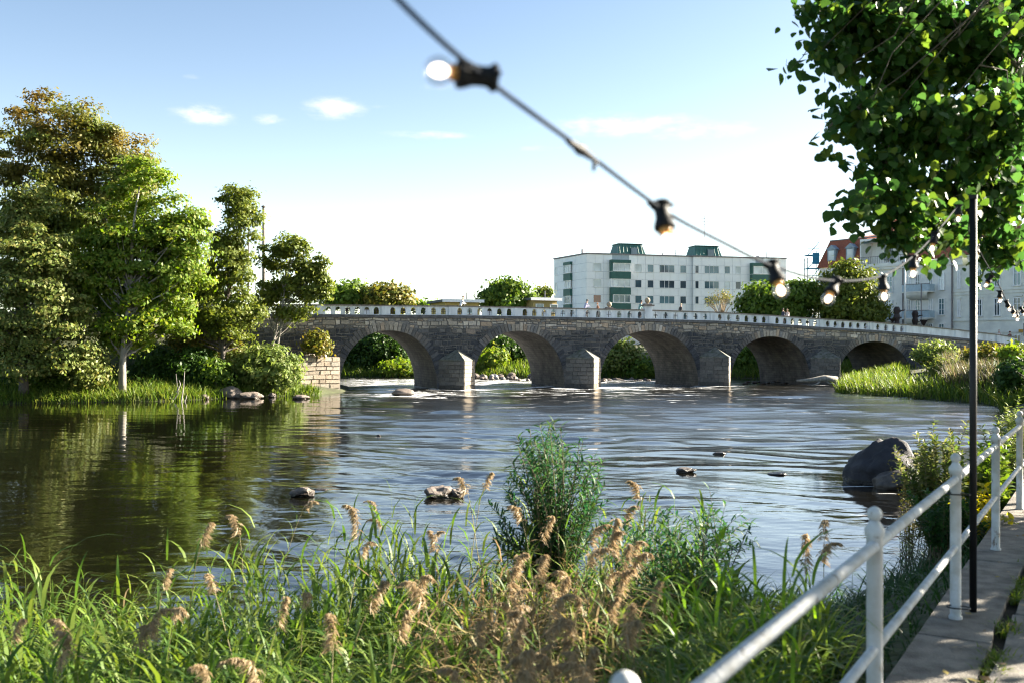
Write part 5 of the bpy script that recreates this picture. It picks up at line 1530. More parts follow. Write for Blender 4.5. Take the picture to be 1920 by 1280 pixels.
# feathery plumes: single reeds that stand out above the bed
def plume_mesh(rs, L=.19, droop=1.0):
    """a drooping one-sided panicle of fine sprays"""
    ax = [(.0, 0, 0), (.015 * droop, 0, L * .35), (.05 * droop, 0, L * (.72 - .1 * droop)), (.10 * droop, 0, L * (1.0 - .28 * droop)), (.15 * droop, 0, L * (1.22 - .56 * droop))]
    pts = np.array(ax); n = 210; t = rs.uniform(0, 1, n) ** .8; i = np.minimum((t * 4).astype(int), 3); f = (t * 4 - i)[:, None]
    B_ = pts[i] * (1 - f) + pts[i + 1] * f
    az = rs.normal(0, .95, n); ln = rs.uniform(.05, .12, n) * (1.15 - t * .55)
    d = np.stack([np.cos(az), np.sin(az), np.full(n, .15)], 1)
    e = B_ + d * ln[:, None] * np.array([.75, .6, .5]); e[:, 2] -= ln * .45
    w = np.cross(e - B_, unit(n, rs)); w /= np.linalg.norm(w, axis=1)[:, None]; wd = .0042
    mid = (B_ + e) / 2 + np.array([0, 0, .012])
    V = np.stack([B_, mid - w * wd, e, mid + w * wd], 1).reshape(-1, 3)
    me = bpy.data.meshes.new('plume'); me.from_pydata(V.tolist(), [], np.arange(4 * n).reshape(n, 4).tolist()); me.materials.append(LM_PLUME); return me


def reed_proto(seed):
    rs_ = np.random.RandomState(seed); root = empty('reed', (0, 0, 0), 'tan feathery reed plume on a thin stalk above the near bank', 'reed', 'plumed reeds of the near bank'); LOC.pop(root.name, None)
    m = MB(); h = 1.0; m.tube([(0, 0, -.8), (.01, 0, .4), (.03, 0, .8), (.06, 0, h)], [.0045, .004, .003, .002], 5); m.build('stem', plain('reed_stalk', (.20, .17, .08), .7), root)
    p = link('plume', plume_mesh(rs_, rs_.uniform(.15, .23), [1.0, .45, 1.15, .7, .2, .9][seed % 6]), root); p.location = (.06, 0, h - .02)
    B_ = np.array([(.005 * k, 0, .1 + .17 * k) for k in range(5)]); V, q = blades(B_, rs_.uniform(.25, .4, 5), rs_.uniform(.6, 1.1, 5), np.full(5, .014), rs_, 4)
    lf = np_mesh('leaves', V, q, LM_REED, root); lf['kind'] = 'stuff'
    return root


protos = [reed_proto(s) for s in (1, 2, 3, 4, 5, 6)]
used = [0] * 6; rr = random.Random(17)
spots = [(345, 990, 7.6), (460, 975, 8.2), (520, 930, 9.2), (690, 985, 8.6), (700, 950, 9.5), (712, 940, 9.8), (760, 960, 9.3), (880, 890, 10), (905, 900, 9.8), (790, 985, 9.1), (940, 975, 7.6), (1010, 950, 7.2), (930, 1030, 6.6), (1060, 1010, 6.2), (1025, 1060, 5.9), (870, 1100, 5.6), (1055, 1110, 5.3), (1095, 1150, 5.0),
         (1160, 1090, 5.3), (1190, 1140, 5.0), (1010, 1165, 4.9), (1060, 1190, 4.6), (960, 1190, 4.6), (900, 1240, 4.5), (1130, 1000, 6.8), (1125, 1050, 6.1), (1150, 960, 8), (300, 1105, 6.6), (290, 1080, 7.2), (210, 1150, 6.1), (250, 1165, 5.8), (180, 1185, 5.5), (470, 1150, 5.6), (465, 1075, 6.4), (460, 1240, 4.9),
         (590, 1190, 5.2), (600, 1090, 6.3), (640, 1020, 7.2), (380, 1210, 5.2), (40, 1205, 5.7), (5, 1170, 6.0), (80, 1180, 5.8), (510, 1250, 4.8), (700, 1170, 5.2), (740, 1060, 6.2), (1510, 1020, 6.6), (1520, 1035, 6.3), (1545, 990, 7.2), (1185, 905, 9.6), (1110, 1215, 4.5), (820, 1010, 7.4), (560, 1080, 6.4), (990, 1105, 5.5), (1080, 1240, 4.4), (850, 1190, 4.8)]
PLUMED = []
for _ in range(26):
    q_ = rr.random(); spots.append((rr.uniform(930, 1170) - 60 * q_, 990 + 270 * q_, 6.9 - 2.4 * q_ + rr.uniform(-.2, .2)))
for k, (px, py, Y) in enumerate(spots):
    i = (k * 5 + k // 6) % 6; p = P(px, py, Y)
    o = protos[i] if not used[i] else copy_tree(protos[i]); used[i] = 1
    s = rr.uniform(.68, 1.12); o.scale = (s, s, s); o.location = (p.x, p.y, p.z - 1.1 * s); o.rotation_euler = (R(rr.uniform(-14, 14)), R(rr.uniform(-8, 20)), rr.uniform(-1.2, 1.2) + (3.14 if rr.random() < .4 else 0)); PLUMED.append(o)
    o['label'] = ('tan feathery reed plume at the far left of the near bank' if px < 320 else 'tan feathery reed plume left of centre above the green reeds' if px < 640 else
                  'tan feathery reed plume standing out against the water left of the willow shrub' if px < 930 and py < 1000 else 'tan feathery reed plume in the dry tangle in front of the willow shrub' if px < 1220 else 'tan feathery reed plume between the dark weed and the near railing post')


# a leafy plant builder: stems fanned out from one foot, paired narrow leaves
def leafy_bush(name, foot, tops, nleaf, ll, lw, lmat, label, cat, seed, sr=.008, start=.15, droop=.2, parts=False, jit=.06, stemmat=None):
    rs_ = np.random.RandomState(seed); root = empty(name, foot, label, cat); m = MB(); LB = []; LD = []
    foot = Vector(foot)
    for tp in tops:
        tp = Vector(tp); mid = foot.lerp(tp, .45) + Vector((rs_.normal(0, jit), rs_.normal(0, jit), .1 * (tp - foot).length * rs_.uniform(.2, 1)))
        f0 = foot + Vector((rs_.normal(0, jit), rs_.normal(0, jit), -.15))
        path = [f0.lerp(mid, t).lerp(mid.lerp(tp, t), t) for t in [j / 7 for j in range(8)]]
        m.tube(path, [sr * (1 - .75 * j / 7) for j in range(8)], 5, cap=False)
        for k in range(nleaf):
            t = start + (1 - start) * (k + rs_.uniform(0, .8)) / nleaf; j = min(6, int(t * 7)); q = path[j].lerp(path[j + 1], t * 7 - j); ax = (path[j + 1] - path[j]).normalized()
            a = k * 2.4 + rs_.uniform(-.4, .4); s = Vector((math.cos(a), math.sin(a), 0)); s = (s - ax * s.dot(ax)).normalized()
            LB.append(q); LD.append((s * rs_.uniform(.7, 1.0) + ax * rs_.uniform(.35, .9) + Vector((0, 0, -droop * rs_.uniform(0, 1)))).normalized())
    m.build('stems', stemmat or M_TWIG, root, smooth=True)
    LB = np.array([tuple(v) for v in LB]); LD = np.array([tuple(v) for v in LD]); n = len(LB)
    w = np.cross(LD, unit(n, rs_) * .5 + np.array([0, 0, 1])); w /= np.linalg.norm(w, axis=1)[:, None]; nn = np.cross(w, LD)
    L_ = ll * rs_.uniform(.6, 1.2, n)[:, None]; W_ = lw * rs_.uniform(.7, 1.2, n)[:, None]
    sg = np.where(nn[:, 2:3] < 0, -1, 1); nn = nn * sg
    p0 = LB; p1 = LB + LD * L_ * .3; p2 = LB + LD * L_ * .68 - nn * L_ * .05; p3 = LB + LD * L_ - nn * L_ * .16; cup = nn * W_ * .18
    V = np.stack([p0, p1 - w * W_ * .5 + cup, p1, p1 + w * W_ * .5 + cup, p2 - w * W_ * .38 + cup, p2, p2 + w * W_ * .38 + cup, p3], 1)
    fq = [(0, 2, 1), (0, 3, 2), (1, 2, 5), (1, 5, 4), (2, 3, 6), (2, 6, 5), (4, 5, 7), (5, 6, 7)]
    if parts:
        for k in range(n):
            me = bpy.data.meshes.new('leaf'); me.from_pydata(V[k].tolist(), [], fq); link('leaf', me, root, lmat)
    else:
        i = np.arange(n)[:, None] * 8; FF = np.concatenate([i + np.array(f)[None] for f in fq]); o = np_mesh('leaves', V.reshape(-1, 3), FF, lmat, root); o['kind'] = 'stuff'
    return root


rs = np.random.RandomState(77)
LM_OSIER = leaf_mat('osier_leaf', [(.025, .085, .035), (.035, .11, .04), (.05, .13, .035), (.03, .09, .03), (.075, .14, .03)], .42)
Yw = 8.6
tops = []
for k in range(88):
    a = rs.uniform(-1, 1); px = 1032 + 112 * a + rs.normal(0, 8); py = 778 + 110 * abs(a) ** 1.6 + abs(rs.normal(0, 60)) + (40 if px < 960 else 0)
    tops.append(P(px, py, Yw + rs.normal(0, .28)))
leafy_bush('willow_shrub', P(1035, 1075, Yw), tops, 56, .095, .019, LM_OSIER, 'tall upright willow shrub rising from the reeds in the centre foreground', 'shrub', 5, .008, .12, .1, jit=.1)
tops = [P(1345 + rs.normal(0, 26), 940 + abs(rs.normal(0, 30)), 7.0 + rs.normal(0, .1)) for _ in range(7)] + [P(1235, 950, 7.4), P(1190, 935, 7.9), P(1210, 925, 7.8), P(1265, 990, 7.2), P(1330, 915, 7.6), P(1300, 960, 7.6)]
leafy_bush('leafy_weed', P(1320, 1180, 7.2), tops, 34, .085, .02, LM_OSIER, 'dark stemmed weed with paired leaves right of the willow shrub', 'plant', 6, .006, .2)
tops = [P(rs.uniform(1120, 1430), 955 + abs(rs.normal(0, 45)), 7.6 + rs.normal(0, .35)) for _ in range(46)]
leafy_bush('herb_patch', P(1270, 1130, 7.5), tops, 40, .085, .019, LM_OSIER, 'low spreading dark leafy growth between the willow shrub and the railing', 'plant', 9, .006, .25, .2, jit=.3)
LM_LIME = leaf_mat('lime_leaf', [(.11, .22, .025), (.14, .26, .03), (.09, .19, .022)], .5)
leafy_bush('leafy_weed', P(1375, 1165, 5.6), [P(1332, 985, 5.5)], 26, .085, .030, LM_LIME, 'single sunlit weed stem with bright lime leaves in ladder pairs', 'plant', 7, .006, .12, parts=True, stemmat=plain('lime_stem', (.25, .27, .08), .6))
for fx, fy, Y_, tp, nl, ll_, lw_, lm, lb, sd in [
    (1770, 985, 11.2, [(1735, 830), (1752, 815), (1768, 835), (1785, 845), (1740, 870), (1728, 890), (1775, 880), (1790, 865), (1750, 850), (1722, 860), (1760, 900), (1740, 915), (1732, 850), (1780, 825), (1757, 930), (1745, 945)], 80, .085, .034, leaf_mat('sallow_leaf', [(.10, .15, .035), (.16, .18, .05), (.06, .11, .025), (.2, .2, .08)], .45), 'yellowish green sallow bush behind the second railing post', 81),
    (1700, 905, 15.5, [(1715, 850), (1722, 865), (1710, 870), (1718, 880), (1726, 850), (1712, 890)], 40, .07, .025, LM_YELLOW, 'small yellow flecked spray before the big dark boulder', 82),
    (1885, 905, 14.5, [(1905, 765), (1890, 775), (1880, 790), (1915, 780), (1900, 800), (1870, 800), (1885, 820), (1910, 830)], 70, .08, .034, LM_WILLOW, 'light green bush overhanging the railing at the right edge', 83),
    (1850, 950, 11.5, [(1845, 850), (1860, 860), (1830, 865), (1850, 830), (1875, 860), (1880, 840), (1825, 880), (1838, 890), (1862, 890), (1890, 880), (1880, 905)], 26, .11, .07, LM_GREEN, 'broad leaved green shrub between the second and third railing posts', 84),
    (1845, 1010, 10.2, [(1830, 935), (1842, 930), (1855, 945), (1825, 950), (1848, 960), (1838, 970), (1862, 962)], 16, .085, .055, leaf_mat('yellow_leaf', [(.42, .36, .02), (.34, .33, .03), (.5, .4, .03), (.2, .26, .03)], .5), 'small plant with bright yellow leaves under the lower rail', 85),
    (1790, 1000, 9.6, [(1770, 940), (1755, 950), (1800, 935), (1740, 965), (1785, 925), (1815, 950)], 60, .08, .035, LM_SHADE, 'dark leafy tangle at the foot of the sallow bush', 86)]:
    tops = [P(x, y, Y_ + rs.normal(0, .3)) for x, y in tp]; tops = tops + [Vector(t) + Vector(rs.normal(0, .12, 3)) for t in tops for _ in (0, 1, 2)]
    f = P(fx, fy, Y_); f.z = min(f.z, float(ground_z(f.x, f.y)) + .1)
    leafy_bush('shrub' if sd not in (85, 82) else 'plant', f, tops, nl, ll_, lw_, lm, lb, 'shrub' if sd not in (85, 82) else 'plant', sd, .007, .25, .2, jit=.14)


# arching bright sunlit blades in the right foreground
B = np.array([tuple(P(px, py, Y_)) for px, py, Y_ in [(1290, 1190, 4.6), (1310, 1170, 4.8), (1400, 1150, 4.9), (1420, 1160, 4.8), (1455, 1150, 5.0), (1380, 1120, 5.2), (1340, 1200, 4.4), (1500, 1130, 5.2), (1475, 1230, 4.3), (1260, 1140, 5.2)]]).repeat(4, 0) + rs.normal(0, .08, (40, 3))
V, q = blades(B, rs.uniform(.3, .55, 40), rs.uniform(.7, 1.6, 40), np.full(40, .017), rs, 6, None, .6); stuff('sunlit_blades', V, q, LM_LIME, 'broad lime green grass blades arching in sunlight behind the near rail')

# ------------------------------------------------------------------ rocks and driftwood
def rock(px, py, w, h, Y, mat, label, seed, rough=.35, sub=4, depth=.9, sink=.35, name='rock', group=None, flat=True, peak=0.0):
    x = (px - 960) / F * Y; rw = w / 2 / F * Y; rh = h / F * Y
    root = MB(); rock_mesh(root, (0, 0, 0), (rw, rw * depth, rh / (2 - sink) * 1.05), seed, sub, rough, peak)
    o = root.build(name, mat, smooth=not flat); o.location = (x, Y, rh * (1 - 1 / (2 - sink)) - .02)
    return tag(o, label, 'boulder' if name == 'boulder' else 'rock', group)


rock(1660, 865, 132, 84, 27.0, M_DARKROCK, 'big dark boulder standing in the river behind the railing', 3, .42, 4, .9, .45, 'boulder', flat=False, peak=.42)
rock(1682, 895, 72, 32, 26.0, plain('wet_brown_rock', (.075, .062, .052), .6, var=.5, scale=5, bump=.8, bscale=14), 'lighter brown rock leaning on the foot of the big dark boulder', 9, .35, 4, flat=False)
rock(567, 921, 40, 17, GY(929), M_ROCK, 'small pale pointed rock in the calm water at left centre', 5, .55, 3)
rock(603, 917, 26, 6, GY(919), M_ROCK, 'flat wet stone just right of the small pointed rock', 6, .3, 3)
rock(822, 922, 50, 20, GY(931), M_ROCK, 'left lump of a pair of brown rocks before the willow shrub', 7, .5, 3)
rock(853, 924, 34, 16, GY(930), M_ROCK, 'right lump of a pair of brown rocks before the willow shrub', 8, .5, 3)
rock(1286, 880, 34, 9, GY(884), M_ROCK, 'small pale flat stone in the bright water right of the willow shrub', 10, .4, 3)
rock(1350, 849, 24, 6, GY(851), M_ROCK, 'tiny brown stone farthest out in the bright water', 11, .4, 3)
rock(1460, 888, 32, 6, GY(889), M_DARKROCK, 'thin dark stone breaking the surface left of the big boulder', 12, .4, 3)
rock(757, 736, 42, 12, GY(740), M_ROCK, 'rounded brown rock in the white water below the first arch', 13, .25, 3, flat=False)
rock(710, 815, 9, 5, GY(818), M_ROCK, 'little brown stone in the ripples below the first pier', 14, .4, 2)
for px, py, w, h, Y, sd, lb in [(430, 730, 40, 22, 72.8, 21, 'largest brown boulder at the waterline of the left bank'), (470, 741, 46, 13, 72.2, 22, 'long low boulder touching the largest one on the left bank'), (510, 742, 14, 9, 74, 23, 'small boulder under the rounded willow bush'),
                              (383, 741, 18, 10, 71, 24, 'dark boulder left of the largest one on the left bank'), (563, 745, 30, 8, GY(747), 25, 'flat stone off the foot of the rounded willow bush'), (450, 742, 18, 10, 72.0, 26, 'small boulder wedged between the two big ones on the left bank')]:
    rock(px, py, w, h, Y, M_ROCK, lb, sd, .35, 3)
rr = random.Random(4)
for k in range(34):
    px = 890 + k * 3.6 + rr.uniform(-3, 3); Y = GY(rr.uniform(706, 713)); w = rr.uniform(6, 17)
    rock(px, 700, w, w * rr.uniform(.4, .7), Y, M_ROCK if k % 3 else plain('grey_rock', (.26, .25, .24), .85, var=.3, bump=.5), 'grey stone of the low rock bar seen through the second arch', 100 + k, .45, 2, group='stones of the far rock bar')
for k in range(16):
    px = 1128 + k * 6 + rr.uniform(-3, 3); w = rr.uniform(5, 12)
    rock(px, 710, w, w * .45, GY(rr.uniform(711, 715)), M_ROCK, 'dark flat stone along the far shore in the middle arch', 150 + k, .45, 2, group='stones of the far shore in the middle arch')
for k in range(10):
    px = 1395 + k * 9 + rr.uniform(-3, 3); w = rr.uniform(6, 12)
    rock(px, 716, w, w * .4, GY(rr.uniform(716, 720)), M_ROCK, 'dark flat stone in the fourth arch', 180 + k, .45, 2, group='stones under the fourth arch')
root = empty('driftwood', P(1540, 722, 96), 'grey driftwood trunk with roots stranded at the last pier', 'driftwood'); Y = 95.5
m = MB(); m.tube([P(1494, 713, Y), P(1520, 712, Y), P(1545, 709, Y), P(1570, 711, Y)], [.1, .2, .34, .3], 8); m.build('trunk', M_GREYBARK, root, smooth=True)
m = MB(); m.tube([P(1538, 712, Y), P(1533, 719, Y - .3), P(1522, 722, Y - .6)], [.13, .09, .05], 6); m.tube([P(1545, 712, Y), P(1555, 718, Y - .3), P(1566, 719, Y - .5)], [.12, .08, .05], 6); m.build('root', M_GREYBARK, root, smooth=True)
root = empty('dead_branch', P(330, 745, 68), 'bleached dead branches sticking up from the left bank', 'branch')
m = MB()
for a, b, c in (((327, 748), (334, 738), (330, 700)), ((331, 735), (338, 720), (336, 712)), ((340, 752), (344, 725), (346, 695)), ((346, 752), (349, 745), (350, 740))): m.tube([P(*a, 68), P(*b, 68), P(*c, 68)], [.05, .035, .02], 5)
m.build('twigs', M_GREYBARK, root)

# ------------------------------------------------------------------ quay path, railing, poles and string lights
def along(t, d, z):
    """a point t metres along the railing line, d metres to the river side"""
    return Vector((-.99 + .518 * t - .856 * d, .856 * t + .518 * d, z))


def t_at(px):
    u = (px - 960) / F; return .99 / (.518 - u * .856)


def build_path():
    root = empty('path', along(6, -1, PATH_Z), 'quay path with a concrete edge strip and paving slabs', kind='structure')
    rs = random.Random(6); T = -3.0; k = 0

    def slab(name, pts, z0, z1, mat):
        n = len(pts); c = sum(pts, Vector((0, 0, 0))) / n; m = MB()
        lo = [Vector((p.x, p.y, z0)) for p in pts]; mi = [Vector((p.x, p.y, z1 - .012)) for p in pts]; hi = [Vector((p.x + (c.x - p.x) * .012, p.y + (c.y - p.y) * .012, z1)) for p in pts]
        m.add(lo + mi + hi, [(i, (i + 1) % n, (i + 1) % n + n, i + n) for i in range(n)] + [(i + n, (i + 1) % n + n, (i + 1) % n + 2 * n, i + 2 * n) for i in range(n)] + [tuple(range(2 * n, 3 * n))])
        m.build(name, mat, root)
    joints = [-3, -.6, 1.9, 4.15, 6.35, 6.85, 9.3, 11.8, 14.3, 17, 20, 23, 27, 31, 36, 42, 50, 60, 75]
    joints = [-3, -.5, 2.0, 4.4, 6.78, 9.2, 11.7, 14.2, 17, 20, 23, 27, 31, 36, 42, 50, 60, 75]
    for a, b in zip(joints[:-1], joints[1:]):
        n = 6 if b - a < 4 else 3; inner = []
        for j in range(n + 1):
            t = a + (b - a) * j / n; inner.append(along(t - (.006 if j == n else -.006 if j == 0 else 0), -.235 + .05 * mnoise.noise(Vector((t * 1.7, 3, 0))) + .03 * mnoise.noise(Vector((t * 5, 1, 0))), 0))
        slab('edge_stone', [along(b - .006, .15, 0), along(a + .006, .15, 0)] + inner, .6, PATH_Z + rs.uniform(-.004, .004), M_CONC)
    t = -3.0
    while t < 40:
        L_ = rs.uniform(.85, 1.15)
        for c in range(5):
            d0 = -.29 - c * .62; off = (c % 2) * .4
            j = lambda: rs.uniform(-.025, .025)
            slab('paving_slab', [along(t + off + .01, d0 + j() * (c == 0), 0), along(t + off + .01 + j() * .3, d0 - .6, 0), along(t + off + L_ - .01, d0 - .6, 0), along(t + off + L_ - .01, d0 + j(), 0)], 1.7, PATH_Z - .01 + rs.uniform(-.006, .006), M_SLAB)
        t += L_
    m = MB(); m.hexa([along(-4, .1, .5), along(75, .1, .5), along(75, -6.5, .5), along(-4, -6.5, .5), along(-4, .1, 1.915), along(75, .1, 1.915), along(75, -6.5, 1.915), along(-4, -6.5, 1.915)]); m.build('path_bed', plain('joint_soil', (.03, .025, .018), .95, var=.4, scale=20, bump=.8), root)
    r2 = np.random.RandomState(9); n = 6500
    T = r2.uniform(2.5, 13, n); pn = np.array([mnoise.noise(Vector((t * 1.5, 0, 3))) for t in T]); T = T[pn > -.05]; n = len(T)
    B = np.array([tuple(along(t, -.30 + r2.normal(0, .04), 1.92)) for t in T]); V, q = blades(B, r2.uniform(.04, .12, n), r2.uniform(.3, 1.4, n), np.full(n, .008), r2, 3)
    stuff('crack_moss', V, q, LM_GRASS, 'moss and tiny weeds growing in the crack beside the edge strip')


build_path()
r2 = np.random.RandomState(23); n = 260
C = np.array([tuple(along(r2.uniform(2.5, 16), -.05 - abs(r2.normal(0, .9)), PATH_Z + .012 + r2.uniform(0, .008))) for _ in range(n)]); up_ = np.tile([0, 0, 2.2], (n, 1))
V, q = leaf_faces(C, .04, r2, 1.5, 0, 0, up_); stuff('fallen_leaves', V, q, leaf_mat('fallen_leaf', [(.2, .13, .04), (.12, .08, .04), (.26, .2, .05), (.1, .12, .03)], .2), 'fallen brown and yellow leaves scattered on the quay path')


def build_railing():
    root = empty('railing', along(6, 0, PATH_Z), 'white painted tube railing with ball topped posts along the quay path', 'railing')
    ts = [t_at(1145)] + [t_at(1640)]; st = (t_at(1912) - t_at(1640)) / 3
    ts = [t_at(1640) + st * k for k in range(-2, 9)]
    for t in ts:
        b = along(t, 0, PATH_Z); m = MB(); r = .0325
        m.lathe([(r * 1.25, -.02), (r * 1.25, .012), (r, .02), (r, .90), (r * 1.2, .905), (r * 1.25, .935), (r * .8, .955), (r * .62, .97)], 16, Matrix.Translation(b))
        p = m.build('post', M_WHITE, root, smooth=True)
        m = MB(); m.lathe([(.004, -.033)] + [(.031 * math.sin(math.pi * k / 10), -.031 * math.cos(math.pi * k / 10)) for k in range(1, 10)] + [(.004, .032)], 16, Matrix.Translation(b + Vector((0, 0, .996)))); m.build('knob', M_WHITE, p, smooth=True)
    for z, r in ((.865, .0245), (.44, .021)):
        m = MB(); m.tube([along(ts[0] - .1, 0, PATH_Z + z), along(ts[-1], 0, PATH_Z + z)], r, 12); m.build('rail', M_WHITE, root, smooth=True)
    return root


build_railing()
TP = t_at(1800) + .02
pb = along(TP, -.075, PATH_Z); pt = Vector((pb.x, pb.y, CAM_Z + (652 - 372) / F * pb.y))
root = empty('light_pole', pb, 'slim black pole carrying the string lights beside the second railing post', 'pole')
m = MB(); m.tube([pb, pt], .0225, 14); m.build('shaft', M_BLACK, root, smooth=True)
m = MB(); m.tube([pt - Vector((0, 0, .005)), pt + Vector((0, 0, .02))], .027, 12); m.build('cap', M_BLACK, root)
ro = along(t_at(1790) , 0, 0)
for z in (.78, .08):
    m = MB(); c = along((t_at(1790) + TP) / 2, -.02, PATH_Z + z); m.tube([Vector((ro.x, ro.y, c.z)) + Vector((.045 * math.cos(a) + .035 * (math.cos(a) > 0), .047 * math.sin(a) - .03 * (math.cos(a) > 0), 0)) for a in [k * math.pi / 6 for k in range(13)]], .004, 5); m.build('tie', M_BLACK, root)

M_GLASS, N_, L_, b_ = new_mat('bulb_glass')
g1 = N_.new('ShaderNodeBsdfTransparent'); g1.inputs[0].default_value = (.93, .92, .92, 1); g2 = N_.new('ShaderNodeBsdfGlossy'); g2.inputs['Roughness'].default_value = .05
lw = N_.new('ShaderNodeLayerWeight'); lw.inputs[0].default_value = .35; ms = N_.new('ShaderNodeMixShader'); mm = N_.new('ShaderNodeMath'); mm.operation = 'MULTIPLY'; mm.inputs[1].default_value = .55
L_.new(lw.outputs['Facing'], mm.inputs[0]); L_.new(mm.outputs[0], ms.inputs[0]); L_.new(g1.outputs[0], ms.inputs[1]); L_.new(g2.outputs[0], ms.inputs[2]); L_.new(ms.outputs[0], N_['Material Output'].inputs[0])
M_GLOW, N_, L_, b_ = new_mat('bulb_glow')
b_.inputs['Base Color'].default_value = (1, .7, .4, 1); b_.inputs['Emission Color'].default_value = (1, .80, .55, 1); b_.inputs['Emission Strength'].default_value = 1.1
M_BRASS = plain('warm_base', (.55, .28, .08), .4, var=.2)


def string_light(name, pts, label, sockets, aims, splice=None):
    """pts: cable points; sockets: (point, direction the bulb hangs)"""
    root = empty(name, pts[0], label, 'string light')
    P_ = [Vector(p) for p in pts]; n = len(P_); sm = []
    for i in range(n - 1):
        p0, p1, p2, p3 = P_[max(i - 1, 0)], P_[i], P_[i + 1], P_[min(i + 2, n - 1)]
        for k in range(8):
            t = k / 8; sm.append(.5 * ((2 * p1) + (p2 - p0) * t + (2 * p0 - 5 * p1 + 4 * p2 - p3) * t * t + (3 * p1 - p0 - 3 * p2 + p3) * t ** 3))
    sm.append(P_[-1]); m = MB(); m.tube(sm, .0042, 8); m.build('cable', M_CABLE, root, smooth=True)
    for p, d in zip(sockets, aims):
        p = Vector(p); d = Vector(d).normalized(); M = Matrix.Translation(p) @ d.to_track_quat('Z', 'Y').to_matrix().to_4x4()
        m = MB(); m.lathe([(.008, -.014), (.021, -.013), (.0225, -.008), (.016, .0), (.0155, .012), (.0165, .022), (.022, .036), (.0235, .044), (.0215, .048), (.012, .048)], 16, M)
        for a in (0, math.pi):                                        # little lugs on the clamp
            e = Vector((math.cos(a), math.sin(a), 0)); m.tube([M @ (e * .016 + Vector((0, 0, -.008))), M @ (e * .031 + Vector((0, 0, -.012)))], [.007, .003], 6)
        s = m.build('socket', M_RUBBER, root, smooth=False)
        m = MB(); m.lathe([(.011, .046), (.0135, .050), (.0135, .058)], 12, M); m.build('bulb_base', M_BRASS, s, smooth=True)
        m = MB(); rb = .0225; m.lathe([(.0125, .056)] + [(rb * math.sin(a), .076 - rb * math.cos(a)) for a in [.55 + (math.pi - .56) * k / 11 for k in range(12)]], 18, M); m.build('bulb_glass', M_GLASS, s, smooth=True)
        m = MB(); m.lathe([(.002, .060), (.007, .064), (.0105, .072), (.0105, .079), (.007, .087), (.002, .090)], 12, M); m.build('filament', M_GLOW, s, smooth=True)
    if splice is not None:
        a, b = splice; a = Vector(a); b = Vector(b); m = MB()
        m.tube([a.lerp(b, t) for t in (0, .12, .3, .45, .6, .8, 1)], [.004, .0065, .0075, .011, .008, .0065, .004], 10)
        c = a.lerp(b, .97); m.tube([c, c + Vector((-.004, 0, -.02))], [.006, .003], 6); m.build('connector', M_RUBBER, root, smooth=True)
    return root


def lp(px, py, off=0.0):
    """the point of the cable plane (parallel to the railing) seen at px, py"""
    u = (px - 960) / F; Y = (.954 + off) / (.607 - u); return P(px, py, Y)


cab = [lp(560, -215), lp(745, -2), lp(905, 143), lp(1090, 280), lp(1245, 395), lp(1350, 452), lp(1457, 502), lp(1565, 527), lp(1655, 517), lp(1713, 480), lp(1754, 438), lp(1797, 385)]
soc = [lp(915, 145), lp(1240, 392), lp(1448, 500), lp(1566, 530), lp(1654, 522), lp(1712, 484), lp(1752, 440), lp(1797, 388)]
aim = [(-.17, -1.35, -.02), (.006, -.02, -.05), (.012, -.02, -.05), (-.03, -.03, -.05), (.006, 0, -.05), (.0, .0, -.05), (-.008, 0, -.05), (0, 0, -.05)]
aim[0] = (-.95, -.25, .06)
string_light('string_light', cab, 'near cable of lit globe bulbs sweeping from the top to the black pole', soc, aim, (lp(1062, 262), lp(1118, 302)))
E2 = along(t_at(1917), -.02, 0); e2 = Vector((E2.x, E2.y, 0))


def lp2(px, py):
    return lp(px, py, .03)


cab2 = [Vector((pt.x, pt.y, pt.z - .02)), lp2(1816, 432), lp2(1832, 462), lp2(1848, 492), lp2(1864, 518), lp2(1878, 545), lp2(1888, 566), lp2(1898, 580), lp2(1908, 586), lp2(1916, 578), lp2(1922, 560)]
soc2 = [lp2(1817, 395), lp2(1831, 462), lp2(1858, 520), lp2(1875, 548), lp2(1887, 566), lp2(1897, 578), lp2(1905, 585), lp2(1914, 578)]
string_light('string_light', [Vector(v) for v in cab2], 'far run of small lit bulbs dropping from the black pole towards the grey post', soc2, [(.03, 0, -.05), (0, 0, -.05), (-.03, 0, -.05), (0, 0, -.05), (.02, 0, -.05), (.02, 0, -.05), (.01, 0, -.05), (.03, 0, -.05)])
gb = along(t_at(1919.5), -.08, PATH_Z); gt = CAM_Z + (652 - 606) / F * gb.y
root = empty('grey_post', gb, 'weathered grey square post at the right edge beside the railing', 'post')
m = MB(); f = Fr(gb.x, gb.y, 1, 0); f.box(m, -.045, .045, -.045, .045, PATH_Z - .02, gt - .14); m.build('shaft', plain('grey_paint', (.16, .20, .23), .6, var=.25, scale=5), root)
m = MB(); f.box(m, -.062, .062, -.062, .062, gt - .138, gt); m.build('cap', plain('grey_paint', (.16, .20, .23), .6), root)

# ------------------------------------------------------------------ the lime tree overhanging the path
LM_LINDEN = leaf_mat('lime_tree_leaf', [(.03, .085, .022), (.04, .105, .025), (.055, .125, .032), (.035, .09, .022), (.07, .14, .024), (.10, .15, .025)], .45, .38, tcol=1.6)
LEAF_T = np.array([(0, 0, 0), (-.42, .10, .03), (.42, .10, .03), (-.56, .46, .05), (.56, .46, .05), (0, .45, 0), (-.36, .82, .02), (.36, .82, .02), (0, 1.16, -.10)], float)
LEAF_F = [(0, 5, 3, 1), (0, 2, 4, 5), (3, 5, 8, 6), (5, 4, 7, 8)]


